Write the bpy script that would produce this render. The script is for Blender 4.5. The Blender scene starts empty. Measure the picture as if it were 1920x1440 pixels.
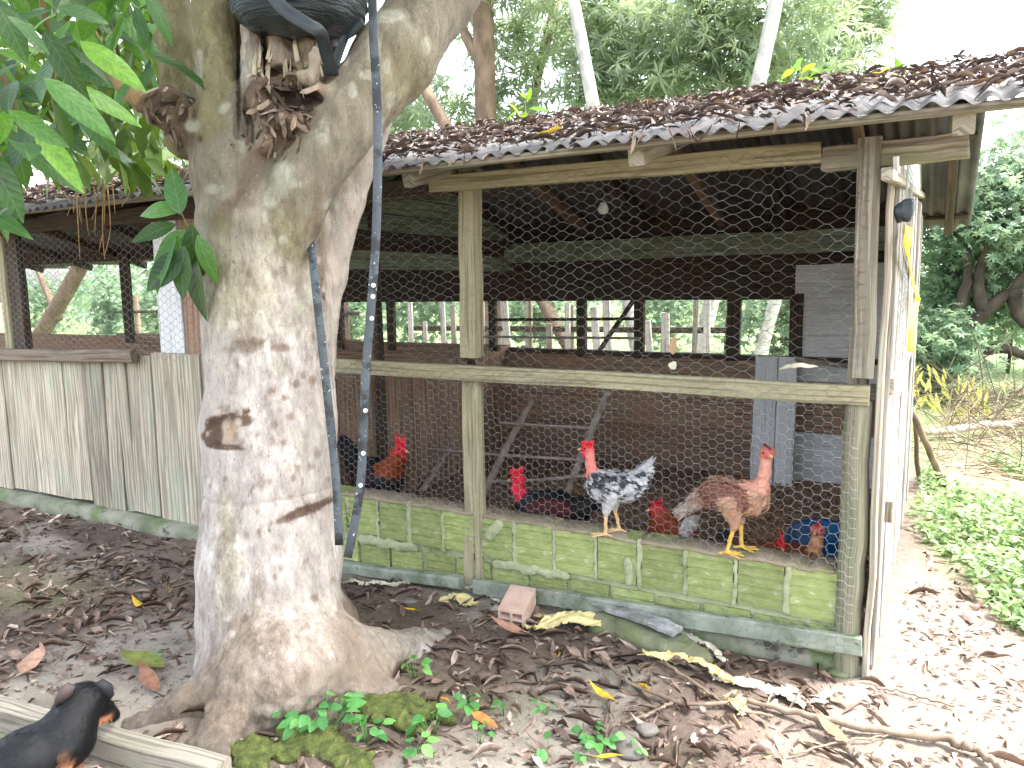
import bpy, math, random
import numpy as np
from mathutils import Vector, Matrix
random.seed(7); rng = np.random.default_rng(7)
SC = bpy.context.scene
COL = SC.collection

# ---------------------------------------------------------------- camera
YAW, PITCH, ROLL, FPX, CAMH = math.radians(29.13), math.radians(7.30), math.radians(-1.09), 1450.0, 1.5
def cam_axes():
    cy, sy = math.cos(YAW), math.sin(YAW)
    f = np.array([-sy, cy, 0.]); r = np.array([cy, sy, 0.]); u = np.array([0, 0, 1.])
    f2 = f*math.cos(PITCH)-u*math.sin(PITCH); u2 = u*math.cos(PITCH)+f*math.sin(PITCH)
    r3 = r*math.cos(ROLL)+u2*math.sin(ROLL); u3 = u2*math.cos(ROLL)-r*math.sin(ROLL)
    return r3, u3, f2
CR, CU, CF = cam_axes()
EYE = np.array([0, 0, CAMH])
cam = bpy.data.cameras.new('camera'); camo = bpy.data.objects.new('camera', cam); COL.objects.link(camo)
camo.matrix_world = Matrix(((CR[0], CU[0], -CF[0], 0), (CR[1], CU[1], -CF[1], 0), (CR[2], CU[2], -CF[2], CAMH), (0, 0, 0, 1)))
cam.sensor_fit = 'HORIZONTAL'; cam.sensor_width = 36; cam.lens = 36*FPX/1920; cam.clip_start = .05; cam.clip_end = 400
SC.camera = camo
def ray(x, y): return CR*((x-960)/FPX)+CU*(-(y-720)/FPX)+CF
def at(x, y, ax, v):                     # a point seen at photo pixel (x, y) on the plane axis = v
    d = ray(x, y); return EYE+d*((v-EYE[ax])/d[ax])
def PT(x, y, t): return EYE+ray(x, y)*t  # ... at distance t along the view axis
def gpt(x, y): return at(x, y, 2, 0.)

# ---------------------------------------------------------------- sky, sun, exposure
SUN = np.array([.43, .20, .88]); SUN /= np.linalg.norm(SUN)
w = bpy.data.worlds.new('World'); SC.world = w; w.use_nodes = True
nt = w.node_tree; bg = nt.nodes['Background']
sky = nt.nodes.new('ShaderNodeTexSky'); sky.sky_type = 'NISHITA'; sky.sun_disc = False
sky.sun_elevation = math.asin(SUN[2]); sky.sun_rotation = math.atan2(SUN[0], SUN[1])
sky.dust_density = 4.0; sky.air_density = 1.0; sky.ozone_density = 1.0
hs = nt.nodes.new('ShaderNodeHueSaturation'); hs.inputs['Saturation'].default_value = .42
nt.links.new(sky.outputs[0], hs.inputs['Color']); nt.links.new(hs.outputs[0], bg.inputs['Color'])
bg.inputs['Strength'].default_value = .15
sl = bpy.data.lights.new('sun', 'SUN'); sl.energy = 1.15; sl.angle = math.radians(11.0); sl.color = (1, .98, .95)
so = bpy.data.objects.new('sun', sl); COL.objects.link(so)
so.rotation_euler = Vector(-SUN).to_track_quat('-Z', 'Y').to_euler(); so.location = (6, 4, 12)
SC.view_settings.view_transform = 'Standard'; SC.view_settings.look = 'None'
SC.view_settings.exposure = 3.0; SC.view_settings.gamma = 1; SC.view_settings.use_curve_mapping = False
SC.render.engine = 'CYCLES'
SC.cycles.max_bounces = 4; SC.cycles.diffuse_bounces = 3; SC.cycles.glossy_bounces = 2; SC.cycles.transmission_bounces = 2
SC.cycles.use_denoising = True

# ---------------------------------------------------------------- helpers: objects
def tag(o, label=None, cat=None, group=None, kind=None):
    if label: o['label'] = label
    if cat: o['category'] = cat
    if group: o['group'] = group
    if kind: o['kind'] = kind
    return o
def empty(name, loc=(0, 0, 0), label=None, cat=None, group=None):
    o = bpy.data.objects.new(name, None); COL.objects.link(o); o.location = loc; o.empty_display_size = .1
    return tag(o, label, cat, group)
def link(name, me, parent=None, loc=None):
    o = bpy.data.objects.new(name, me); COL.objects.link(o)
    if parent is not None:
        o.parent = parent
        chain = Vector((0, 0, 0)); p = parent
        while p is not None: chain += p.location; p = p.parent
        o.location = -chain if loc is None else Vector(loc)-chain
    elif loc is not None: o.location = loc
    return o
def mesh(name, V, F, mat=None, smooth=False, cols=None, uv=None, rnd=None):
    """V (n,3); F list of tuples or (m,k) array"""
    me = bpy.data.meshes.new(name)
    V = np.asarray(V, np.float32)
    if isinstance(F, np.ndarray):
        k = F.shape[1]; me.vertices.add(len(V)); me.vertices.foreach_set('co', V.ravel())
        me.loops.add(F.size); me.loops.foreach_set('vertex_index', F.astype(np.int32).ravel())
        me.polygons.add(len(F)); me.polygons.foreach_set('loop_start', np.arange(0, F.size, k, dtype=np.int32))
        me.update(calc_edges=True)
    else:
        me.from_pydata(V.tolist(), [], F); me.update()
    if smooth: me.polygons.foreach_set('use_smooth', np.ones(len(me.polygons), bool))
    if cols is not None:
        a = me.attributes.new('Col', 'FLOAT_COLOR', 'POINT')
        c = np.ones((len(V), 4), np.float32); c[:, :3] = cols; a.data.foreach_set('color', c.ravel())
    if rnd is not None:
        a = me.attributes.new('rnd', 'FLOAT', 'POINT'); a.data.foreach_set('value', np.asarray(rnd, np.float32))
    if uv is not None:
        l = me.uv_layers.new(name='UVMap'); li = np.empty(len(me.loops), np.int32); me.loops.foreach_get('vertex_index', li)
        l.data.foreach_set('uv', np.asarray(uv, np.float32)[li].ravel())
    if mat: me.materials.append(mat)
    return me
def hash3(i, j, k, s=0):
    n = (i*374761393+j*668265263+k*2147483647+s*1274126177) & 0xffffffff
    n = ((n ^ (n >> 13))*1274126177) & 0xffffffff
    return ((n ^ (n >> 16)) & 0xffff)/65535.0
def vnoise(P, scale=1., seed=0):
    """smooth value noise -1..1 at points (n,3)"""
    Q = np.asarray(P, float)*scale+1000.; I = np.floor(Q).astype(np.int64); f = Q-I; f = f*f*(3-2*f); r = 0
    for a in (0, 1):
        for b in (0, 1):
            for c in (0, 1):
                wgt = (f[:, 0] if a else 1-f[:, 0])*(f[:, 1] if b else 1-f[:, 1])*(f[:, 2] if c else 1-f[:, 2])
                r = r+wgt*hash3(I[:, 0]+a, I[:, 1]+b, I[:, 2]+c, seed)
    return r*2-1
def S(r, g, b):                           # 8-bit sRGB to linear
    return tuple(((c/255+.055)/1.055)**2.4 if c/255 > .04045 else c/255/12.92 for c in (r, g, b))

# ---------------------------------------------------------------- helpers: materials
def newmat(name):
    m = bpy.data.materials.new(name); m.use_nodes = True; n = m.node_tree
    return m, n, n.nodes['Principled BSDF']
def ramp(n, fac, stops, interp='LINEAR'):
    r = n.nodes.new('ShaderNodeValToRGB'); r.color_ramp.interpolation = interp; e = r.color_ramp.elements
    e[0].position, e[0].color = stops[0][0], (*stops[0][1], 1); e[1].position, e[1].color = stops[-1][0], (*stops[-1][1], 1)
    for p, c in stops[1:-1]:
        x = e.new(p); x.color = (*c, 1)
    n.links.new(fac, r.inputs[0]); return r.outputs[0]
def mixc(n, fac, a, b, mode='MIX'):
    m = n.nodes.new('ShaderNodeMix'); m.data_type = 'RGBA'; m.blend_type = mode
    for sock, v in ((m.inputs[0], fac), (m.inputs[6], a), (m.inputs[7], b)):
        if isinstance(v, (int, float)): sock.default_value = v
        elif isinstance(v, tuple): sock.default_value = (*v, 1)
        else: n.links.new(v, sock)
    return m.outputs[2]
def coord(n, which='Object', scale=(1, 1, 1), rot=(0, 0, 0)):
    t = n.nodes.new('ShaderNodeTexCoord'); m = n.nodes.new('ShaderNodeMapping'); m.inputs['Scale'].default_value = scale
    m.inputs['Rotation'].default_value = rot; n.links.new(t.outputs[which], m.inputs[0]); return m.outputs[0]
def noise(n, vec, scale, detail=5., rough=.55, dist=0., out=0):
    t = n.nodes.new('ShaderNodeTexNoise'); n.links.new(vec, t.inputs['Vector']); t.inputs['Scale'].default_value = scale
    t.inputs['Detail'].default_value = detail; t.inputs['Roughness'].default_value = rough; t.inputs['Distortion'].default_value = dist
    return t.outputs[out]
def bump(n, p, h, strength=.4, dist=.01, prev=None):
    b = n.nodes.new('ShaderNodeBump'); b.inputs['Strength'].default_value = strength; b.inputs['Distance'].default_value = dist
    n.links.new(h, b.inputs['Height'])
    if prev: n.links.new(prev, b.inputs['Normal'])
    n.links.new(b.outputs[0], p.inputs['Normal']); return b.outputs[0]
def pm(name, stops, scale=6, detail=6, rough=.85, bst=.3, bdist=.01, bscale=60, which='Object', stretch=(1, 1, 1),
       layers=(), attr=None, dist=0., spec=.3, objvar=0., metal=0.):
    """procedural material: noise ramp, overlay layers (colour, scale, lo, hi, stretch), bump, optional vertex colour"""
    m, n, p = newmat(name); v = coord(n, which, stretch)
    c = ramp(n, noise(n, v, scale, detail, .6, dist), stops)
    if attr:
        a = n.nodes.new('ShaderNodeAttribute'); a.attribute_name = attr
        c = mixc(n, 1.0, a.outputs['Color'], c, 'MULTIPLY')
    for L in layers:
        lc, ls, lo, hi = L[:4]; lv = coord(n, which, L[4]) if len(L) > 4 else v
        f = ramp(n, noise(n, lv, ls, 5, .6), [(lo, (0, 0, 0)), (hi, (1, 1, 1))]); c = mixc(n, f, c, lc)
    if objvar:
        o = n.nodes.new('ShaderNodeObjectInfo'); mr = n.nodes.new('ShaderNodeMapRange')
        mr.inputs[3].default_value = 1-objvar; mr.inputs[4].default_value = 1+objvar
        n.links.new(o.outputs['Random'], mr.inputs[0]); h = n.nodes.new('ShaderNodeHueSaturation')
        n.links.new(mr.outputs[0], h.inputs['Value']); n.links.new(c, h.inputs['Color']); c = h.outputs[0]
    n.links.new(c, p.inputs['Base Color']); p.inputs['Roughness'].default_value = rough
    p.inputs['Specular IOR Level'].default_value = spec; p.inputs['Metallic'].default_value = metal
    if bst: bump(n, p, noise(n, v, bscale, 6, .6), bst, bdist)
    return m
def wood(name, dark, mid, light, alga=None, alga_amt=.55, rough=.85, crack=.55, objvar=.12):
    """weathered board, grain along UV u"""
    m, n, p = newmat(name)
    o = n.nodes.new('ShaderNodeObjectInfo'); t = n.nodes.new('ShaderNodeTexCoord')
    add = n.nodes.new('ShaderNodeVectorMath'); add.operation = 'MULTIPLY_ADD'
    cmb = n.nodes.new('ShaderNodeCombineXYZ'); n.links.new(o.outputs['Random'], cmb.inputs[0]); n.links.new(o.outputs['Random'], cmb.inputs[1])
    add.inputs[1].default_value = (37, 53, 0); n.links.new(cmb.outputs[0], add.inputs[0]); n.links.new(t.outputs['UV'], add.inputs[2])
    def mp(s):
        q = n.nodes.new('ShaderNodeMapping'); q.inputs['Scale'].default_value = s; n.links.new(add.outputs[0], q.inputs[0]); return q.outputs[0]
    g = noise(n, mp((1.6, 26, 1)), 2.2, 8, .65, .6); big = noise(n, mp((1.5, 4, 1)), 1.3, 4, .6)
    c = ramp(n, g, [(.3, dark), (.52, mid), (.72, light)])
    c = mixc(n, ramp(n, big, [(.35, (0, 0, 0)), (.7, (1, 1, 1))]), c, mid)
    cr = ramp(n, noise(n, mp((.9, 45, 1)), 1.5, 3, .5, .3), [(crack, (1, 1, 1)), (crack+.05, (.25, .22, .19))])
    if alga:
        f = ramp(n, noise(n, mp((1.3, 3, 1)), 1.7, 6, .65), [(alga_amt-.08, (0, 0, 0)), (alga_amt+.12, (1, 1, 1))]); c = mixc(n, f, c, alga)
    st = ramp(n, noise(n, mp((9, 14, 1)), 1.2, 6, .7), [(.58, (1, 1, 1)), (.75, (.45, .42, .38))])
    c = mixc(n, .55, c, st, 'MULTIPLY'); c = mixc(n, .5, c, cr, 'MULTIPLY')
    mr = n.nodes.new('ShaderNodeMapRange'); mr.inputs[3].default_value = 1-objvar; mr.inputs[4].default_value = 1+objvar
    n.links.new(o.outputs['Random'], mr.inputs[0]); h = n.nodes.new('ShaderNodeHueSaturation')
    n.links.new(mr.outputs[0], h.inputs['Value']); n.links.new(c, h.inputs['Color'])
    n.links.new(h.outputs[0], p.inputs['Base Color']); p.inputs['Roughness'].default_value = rough; p.inputs['Specular IOR Level'].default_value = .25
    b = bump(n, p, g, .45, .006); bump(n, p, cr, .5, .004, b)
    return m
def leafm(name, stops, rough=.5, trans=.25, use='rnd', tcol=None, spec=.4, vein=False):
    """leaf: colour by per-leaf random, light comes through"""
    m, n, p = newmat(name)
    if use == 'rnd':
        a = n.nodes.new('ShaderNodeAttribute'); a.attribute_name = 'rnd'; f = a.outputs['Fac']
    else:
        a = n.nodes.new('ShaderNodeObjectInfo'); f = a.outputs['Random']
    c = ramp(n, f, stops)
    sp = ramp(n, noise(n, coord(n, 'Object'), 34, 5, .65), [(.36, (.62, .6, .58)), (.62, (1.08, 1.08, 1.08))]); c = mixc(n, 1., c, sp, 'MULTIPLY')
    if vein:      # side veins slanting off the midrib
        t = n.nodes.new('ShaderNodeTexCoord'); sx = n.nodes.new('ShaderNodeSeparateXYZ'); n.links.new(t.outputs['UV'], sx.inputs[0])
        def mth(op, a, b=None):
            q_ = n.nodes.new('ShaderNodeMath'); q_.operation = op
            for i_, v_ in enumerate((a, b)):
                if v_ is None: continue
                if isinstance(v_, (int, float)): q_.inputs[i_].default_value = v_
                else: n.links.new(v_, q_.inputs[i_])
            return q_.outputs[0]
        x_ = mth('ABSOLUTE', sx.outputs[0]); s_ = mth('SINE', mth('SUBTRACT', mth('MULTIPLY', sx.outputs[1], 52.), mth('MULTIPLY', x_, 11.)))
        vn = ramp(n, s_, [(.86, (0, 0, 0)), (1., (1, 1, 1))]); md = ramp(n, x_, [(.03, (1, 1, 1)), (.07, (0, 0, 0))]); vv = mixc(n, 1., vn, md, 'LIGHTEN')
        c = mixc(n, mixc(n, .28, (0., 0., 0.), vv), c, mixc(n, .5, c, (.35, .5, .2))); bump(n, p, s_, .12, .003)
    n.links.new(c, p.inputs['Base Color']); p.inputs['Roughness'].default_value = rough; p.inputs['Specular IOR Level'].default_value = spec
    if trans:
        tr = n.nodes.new('ShaderNodeBsdfTranslucent'); tc = mixc(n, .6, c, tcol if tcol else (.25, .4, .03)); n.links.new(tc, tr.inputs[0])
        mx = n.nodes.new('ShaderNodeMixShader'); mx.inputs[0].default_value = trans
        n.links.new(p.outputs[0], mx.inputs[1]); n.links.new(tr.outputs[0], mx.inputs[2])
        n.links.new(mx.outputs[0], n.nodes['Material Output'].inputs['Surface'])
    return m

# ---------------------------------------------------------------- helpers: geometry
def frame(d, up=(0, 0, 1)):
    d = np.asarray(d, float); d = d/np.linalg.norm(d); u = np.asarray(up, float)
    s = np.cross(d, u)
    if np.linalg.norm(s) < 1e-3: s = np.cross(d, (1, 0, 0))
    s /= np.linalg.norm(s); return d, s, np.cross(s, d)
def sweep(pts, prof, up=(0, 0, 1), scl=None, cap=True):
    """profile (m,2) along a polyline; returns V, F, UV"""
    pts = np.asarray(pts, float); n = len(pts); m = len(prof); V = []; U = []; L = 0
    dd = pts[-1]-pts[0]; dd = dd/(np.linalg.norm(dd)+1e-9)
    if abs(dd @ np.asarray(up, float)) > .8: up = (0, 1, 0) if abs(dd[1]) < .7 else (1, 0, 0)
    for i in range(n):
        d = pts[min(i+1, n-1)]-pts[max(i-1, 0)]; d, s, u = frame(d, up)
        k = 1. if scl is None else scl[i]
        if i: L += np.linalg.norm(pts[i]-pts[i-1])
        acc = 0
        for j, (a, b) in enumerate(prof):
            V.append(pts[i]+s*a*k+u*b*k); acc += np.hypot(*(np.array(prof[j])-np.array(prof[j-1]))) if j else 0
            U.append((L, acc))
    F = [(i*m+j, i*m+(j+1) % m, (i+1)*m+(j+1) % m, (i+1)*m+j) for i in range(n-1) for j in range(m)]
    if cap: F += [tuple(range(m))[::-1], tuple(range((n-1)*m, n*m))]
    return np.array(V), F, np.array(U)
def rect(w, h, ch=.004):
    a, b = w/2, h/2; c = min(ch, a*.4, b*.4)
    return [(-a+c, -b), (a-c, -b), (a, -b+c), (a, b-c), (a-c, b), (-a+c, b), (-a, b-c), (-a, -b+c)]
def circ(r, m=8): return [(r*math.cos(2*math.pi*i/m), r*math.sin(2*math.pi*i/m)) for i in range(m)]
def board(name, a, b, w, h, mat, parent, up=(0, 0, 1), seg=5, jit=.002, ch=.004, ragged=0.):
    """plank from a to b: w across (sideways), h along up"""
    a, b = np.asarray(a, float), np.asarray(b, float); ts = np.linspace(0, 1, seg+1)
    P = a+(b-a)*ts[:, None]
    P[1:-1] += rng.normal(0, jit, (seg-1, 3))
    V, F, U = sweep(P, rect(w, h, ch), up, 1+rng.normal(0, jit*4, seg+1))
    if ragged:
        d = (b-a)/np.linalg.norm(b-a); V[-8:] += d*rng.uniform(-ragged, ragged, (8, 1)); V[:8] += d*rng.uniform(-ragged, ragged, (8, 1))
    return link(name, mesh(name, V, F, mat, uv=U), parent)
def tube(name, pts, radii, mat, parent=None, m=8, smooth=True, jit=0.):
    pts = np.asarray(pts, float)
    if jit: pts = pts+rng.normal(0, jit, pts.shape)
    V, F, U = sweep(pts, circ(1, m), scl=radii)
    return link(name, mesh(name, V, F, mat, smooth, uv=U), parent)
def spline(pts, n):
    pts = np.asarray(pts, float); P = np.vstack([2*pts[0]-pts[1], pts, 2*pts[-1]-pts[-2]]); out = []
    for q in np.linspace(0, len(pts)-1-1e-9, n):
        i = int(q); t = q-i; a, b, c, d = P[i:i+4]
        out.append(.5*(2*b+(c-a)*t+(2*a-5*b+4*c-d)*t*t+(3*b-a-3*c+d)*t**3))
    return np.array(out)
def lathe(prof, m=24):
    V = [(r*math.cos(2*math.pi*j/m), r*math.sin(2*math.pi*j/m), z) for r, z in prof for j in range(m)]
    F = [(i*m+j, i*m+(j+1) % m, (i+1)*m+(j+1) % m, (i+1)*m+j) for i in range(len(prof)-1) for j in range(m)]
    return np.array(V), F
def euler(rx, ry, rz):
    return np.array(Matrix.Rotation(rz, 3, 'Z') @ Matrix.Rotation(ry, 3, 'Y') @ Matrix.Rotation(rx, 3, 'X'))
def scatter(tv, tf, R, T, Sc):
    """copies of a template mesh: R (n,3,3), T (n,3), Sc (n,)"""
    n = len(T); V = np.einsum('nij,vj->nvi', R*Sc[:, None, None], tv)+T[:, None, :]
    F = (tf[None]+(np.arange(n)*len(tv))[:, None, None]).reshape(-1, tf.shape[1])
    return V.reshape(-1, 3), F
def rots(rz, rx=None, ry=None):
    """vectorised Rz @ Ry @ Rx"""
    n = len(rz); z = np.zeros(n); rx = z if rx is None else rx; ry = z if ry is None else ry
    cz, sz, cy, sy, cx, sx = np.cos(rz), np.sin(rz), np.cos(ry), np.sin(ry), np.cos(rx), np.sin(rx)
    R = np.empty((n, 3, 3))
    R[:, 0] = np.stack([cz*cy, cz*sy*sx-sz*cx, cz*sy*cx+sz*sx], 1); R[:, 1] = np.stack([sz*cy, sz*sy*sx+cz*cx, sz*sy*cx-cz*sx], 1)
    R[:, 2] = np.stack([-sy, cy*sx, cy*cx], 1); return R
def leaf(L, W, fold=.25, droop=.15, n=4, tip=.8, wav=0., curl=0.):
    """leaf blade along +Y from the origin; quads either side of the midrib"""
    V = []; F = []
    for i in range(n+1):
        t = i/n; hw = W/2*max(.04, math.sin(math.pi*min(1, t**tip*1.0))**.8 if 0 < t < 1 else .04)
        y = L*t; z = -droop*L*t*t; k = fold*hw
        wv = wav*W*math.sin(t*9)
        cu = curl*hw
        V += [(-hw*(1-.35*abs(curl)), y, z+k+wv+cu), (0, y, z), (hw*(1-.35*abs(curl)), y, z+k-wv+cu)]
    for i in range(n):
        a = 3*i; F += [(a, a+1, a+4, a+3), (a+1, a+2, a+5, a+4)]
    return np.array(V), np.array(F)

# ---------------------------------------------------------------- helpers: organic bodies (blended distance field -> surface)
def cone(a, b, ra, rb, col=(1, 1, 1), k=None): return ('c', np.array(a, float), np.array(b, float), ra, rb, col, k)
def ell(c, r, col=(1, 1, 1), R=None, k=None): return ('e', np.array(c, float), np.array(r, float), R, None, col, k)
def pdist(p, q):
    if p[0] == 'c':
        a, b, ra, rb = p[1:5]; ab = b-a; t = np.clip((q-a) @ ab/max(ab @ ab, 1e-12), 0, 1)
        return np.linalg.norm(q-a-t[..., None]*ab, axis=-1)-(ra+(rb-ra)*t)
    c, r, R = p[1:4]; d = q-c
    if R is not None: d = d @ R
    k0 = np.linalg.norm(d/r, axis=-1); k1 = np.linalg.norm(d/(r*r), axis=-1)+1e-9
    return k0*(k0-1)/k1
def pbox(p, m):
    if p[0] == 'c': return np.minimum(p[1]-p[3], p[2]-p[4])-m, np.maximum(p[1]+p[3], p[2]+p[4])+m
    R = p[2].max() if p[3] is not None else p[2]
    return p[1]-R-m, p[1]+R+m
def organic(prims, res, k=.02, cuts=(), kc=None, kcut=.01):
    lo = np.min([pbox(p, 0)[0] for p in prims], 0)-3*res; hi = np.max([pbox(p, 0)[1] for p in prims], 0)+3*res
    n = np.ceil((hi-lo)/res).astype(int)+1; vol = np.full(n, 10., np.float32)
    ax = [lo[i]+res*np.arange(n[i]) for i in range(3)]
    def sub(p, m):
        a, b = pbox(p, m); i0 = np.clip(np.floor((a-lo)/res).astype(int), 0, n); i1 = np.clip(np.ceil((b-lo)/res).astype(int)+1, 0, n)
        sl_ = tuple(slice(i0[i], i1[i]) for i in range(3))
        g = np.stack(np.meshgrid(*[ax[i][sl_[i]] for i in range(3)], indexing='ij'), -1); return sl_, g
    for p in prims:
        kk = p[6] or k; s_, g = sub(p, kk*1.5+2*res); d = pdist(p, g); v = vol[s_]
        h = np.clip(.5+.5*(v-d)/kk, 0, 1); vol[s_] = v*(1-h)+d*h-kk*h*(1-h)
    for p in cuts:
        s_, g = sub(p, kcut*2+2*res); d = -pdist(p, g); v = vol[s_]
        h = np.clip(.5-.5*(v-d)/kcut, 0, 1); vol[s_] = v*(1-h)+d*h+kcut*h*(1-h)
    ins = vol < 0
    cell = np.zeros(n-1, np.int8)
    for a in (0, 1):
        for b in (0, 1):
            for c in (0, 1): cell += ins[a:n[0]-1+a, b:n[1]-1+b, c:n[2]-1+c]
    act = (cell > 0) & (cell < 8); idx = np.full(n-1, -1, np.int64); I = np.argwhere(act); idx[act] = np.arange(len(I))
    acc = np.zeros((len(I), 3)); cnt = np.zeros(len(I)); cor = [(a, b, c) for a in (0, 1) for b in (0, 1) for c in (0, 1)]
    for c0 in cor:
        for axx in range(3):
            if c0[axx]: continue
            c1 = list(c0); c1[axx] = 1
            v0 = vol[tuple((I+c0).T)]; v1 = vol[tuple((I+c1).T)]; x = (v0 < 0) != (v1 < 0)
            t = np.where(x, v0/np.where(x, v0-v1, 1), 0); p = np.array(c0)+t[:, None]*(np.array(c1)-np.array(c0))
            acc[x] += p[x]; cnt[x] += 1
    V = lo+res*(I+acc/cnt[:, None]); F = []
    for axx in range(3):
        o1, o2 = [i for i in range(3) if i != axx]; sh = [slice(None)]*3; sh2 = [slice(None)]*3
        sh[axx] = slice(0, -1); sh2[axx] = slice(1, None); x = ins[tuple(sh)] != ins[tuple(sh2)]
        E = np.argwhere(x); E = E[(E[:, o1] > 0) & (E[:, o2] > 0) & (E[:, o1] < n[o1]-1) & (E[:, o2] < n[o2]-1)]
        d1 = np.eye(3, dtype=int)[o1]; d2 = np.eye(3, dtype=int)[o2]
        q = np.stack([idx[tuple((E-d1-d2).T)], idx[tuple((E-d2).T)], idx[tuple(E.T)], idx[tuple((E-d1).T)]], 1)
        flip = ins[tuple(E.T)] ^ (axx == 1); q[~flip] = q[~flip][:, ::-1]; F.append(q)
    F = np.vstack(F); F = F[(F >= 0).all(1)]
    # colours
    dcur = np.full(len(V), 10.); C = np.zeros((len(V), 3))
    for p in prims:
        kk = kc or p[6] or k; d = pdist(p, V); h = np.clip(.5+.5*(dcur-d)/kk, 0, 1)
        C = C*(1-h)[:, None]+np.array(p[5])*h[:, None]; dcur = dcur*(1-h)+d*h-kk*h*(1-h)
    return V, F, C
def vnormals(V, F):
    a, b, c, d = (V[F[:, i]] for i in range(4)); N = np.cross(c-a, d-b); R = np.zeros_like(V)
    for i in range(4): np.add.at(R, F[:, i], N)
    return R/(np.linalg.norm(R, axis=1)[:, None]+1e-12)

# ================================================================ ground
def gh(x, y):
    P = np.stack([np.asarray(x, float), np.asarray(y, float), np.zeros(np.shape(x))], -1).reshape(-1, 3)
    h = .013*vnoise(P, 2.3, 1)+.007*vnoise(P, 6.1, 2)+.004*vnoise(P, 14., 3)
    d = np.hypot(P[:, 0]+2.25, P[:, 1]-2.05); h = h+.05*np.exp(-(d/.55)**2)
    far = np.clip((np.hypot(P[:, 0], P[:, 1])-14)/30, 0, 1); h = h*(1-far)+far*.25*vnoise(P, .05, 9)
    return h.reshape(np.shape(x))
def gz(x, y): return float(gh(np.array([x]), np.array([y]))[0])
xs = np.concatenate([[-150, -90, -50, -30, -20, -14, -11], np.arange(-9, 3.001, .05), [3.5, 4.2, 5, 6, 8, 11, 15, 22, 32, 50, 90, 150]])
ys = np.concatenate([[-60, -30, -15, -8, -4, -2], np.arange(-1, 9.001, .05), [9.5, 10, 11, 12, 14, 17, 22, 30, 42, 60, 90, 150]])
GX, GY = np.meshgrid(xs, ys, indexing='ij'); GZ = gh(GX, GY)
nx, ny = GX.shape; ii = np.arange(nx*ny).reshape(nx, ny)
GF = np.stack([ii[:-1, :-1], ii[1:, :-1], ii[1:, 1:], ii[:-1, 1:]], -1).reshape(-1, 4)
gp = np.stack([GX, GY, GZ], -1).reshape(-1, 3); flat = gp*[1, 1, 0]
def smooth(a, b, x): t = np.clip((x-a)/(b-a), 0, 1); return t*t*(3-2*t)
mud = np.array(S(112, 98, 88)); sand = np.array(S(132, 120, 108)); moss = np.array(S(88, 98, 62)); lawn = np.array(S(112, 126, 84)); dark = np.array(S(82, 70, 62))
nz1, nz2 = vnoise(flat, 1.1, 21), vnoise(flat, 3.1, 22)
C = np.tile(mud, (len(gp), 1))
def lay(c, f):
    global C
    C = C*(1-f)[:, None]+c*f[:, None]
lay(dark, .7*smooth(0, .6, nz1+.4*nz2))
lay(np.array(S(150, 143, 132)), .8*smooth(.15, .7, vnoise(flat, 1.6, 23)+.5*vnoise(flat, 5, 24)))
lay(moss, .8*smooth(.1, .6, vnoise(flat, 1.3, 25)+.4*nz2)*smooth(2.6, 1.8, gp[:, 1]))
lay(sand, smooth(-.45, -.05, gp[:, 0]+.12*nz2)*smooth(5.2, 3.9, gp[:, 1]+.3*nz1)*smooth(.6, 2.1, gp[:, 1]))
lay(lawn, smooth(6.4, 7.6, gp[:, 1]+.4*nz1))
lay(np.array(S(146, 132, 104)), smooth(5.8, 6.4, gp[:, 1]+.3*nz1)*smooth(10.5, 9.5, gp[:, 1])*smooth(-.1, .15, gp[:, 0])*.85)
lay(lawn, smooth(4.2, 5., gp[:, 1]+.3*nz1)*smooth(-.1, .15, gp[:, 0])*smooth(6.6, 5.9, gp[:, 1]))
m_ground = pm('soil', [(.25, (.62, .6, .58)), (.5, (1, 1, 1)), (.78, (1.22, 1.2, 1.18))], 9, 9, .95, .7, .02, 42, attr='Col', layers=[(S(96, 84, 74), 60, .62, .72), (S(170, 160, 146), 85, .67, .74)])
tag(link('ground', mesh('ground', gp, GF, m_ground, True, C)), 'trodden grey brown soil yard', 'ground', kind='structure')

# ================================================================ coop
W_OLIVE = wood('wood_olive', S(112, 106, 86), S(166, 158, 128), S(192, 184, 154), S(148, 150, 114), .62)
W_GREY = wood('wood_grey', S(84, 78, 68), S(150, 142, 126), S(188, 180, 164), S(120, 126, 92), .6)
W_PALE = wood('wood_pale', S(112, 104, 92), S(178, 168, 150), S(206, 198, 184), S(164, 168, 150), .56, crack=.48, objvar=.24)
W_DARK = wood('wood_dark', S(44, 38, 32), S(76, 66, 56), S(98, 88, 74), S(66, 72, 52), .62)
W_BROWN = wood('wood_brown', S(100, 80, 68), S(154, 126, 106), S(178, 152, 130), S(138, 134, 104), .62)
W_CAP = wood('wood_cap', S(80, 70, 62), S(128, 114, 102), S(156, 142, 128), S(112, 110, 90), .62)
W_WHITE = wood('wood_white', S(166, 166, 166), S(222, 223, 224), S(236, 236, 236), S(188, 192, 186), .68, crack=.62, objvar=.05)
W_SIDE = wood('wood_side', S(118, 112, 104), S(178, 172, 163), S(208, 204, 198), S(146, 146, 130), .6, crack=.5, objvar=.12)
W_GREEN = wood('wood_greenish', S(84, 90, 76), S(146, 156, 134), S(168, 176, 156), S(110, 124, 92), .55)
M_ALGA = pm('algae_board', [(.3, S(98, 108, 92)), (.55, S(146, 154, 140)), (.8, S(172, 176, 166))], 7, 7, .9, .35, .006, 80, layers=[(S(86, 98, 66), 5, .52, .66), (S(74, 78, 80), 26, .64, .72)])
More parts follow.
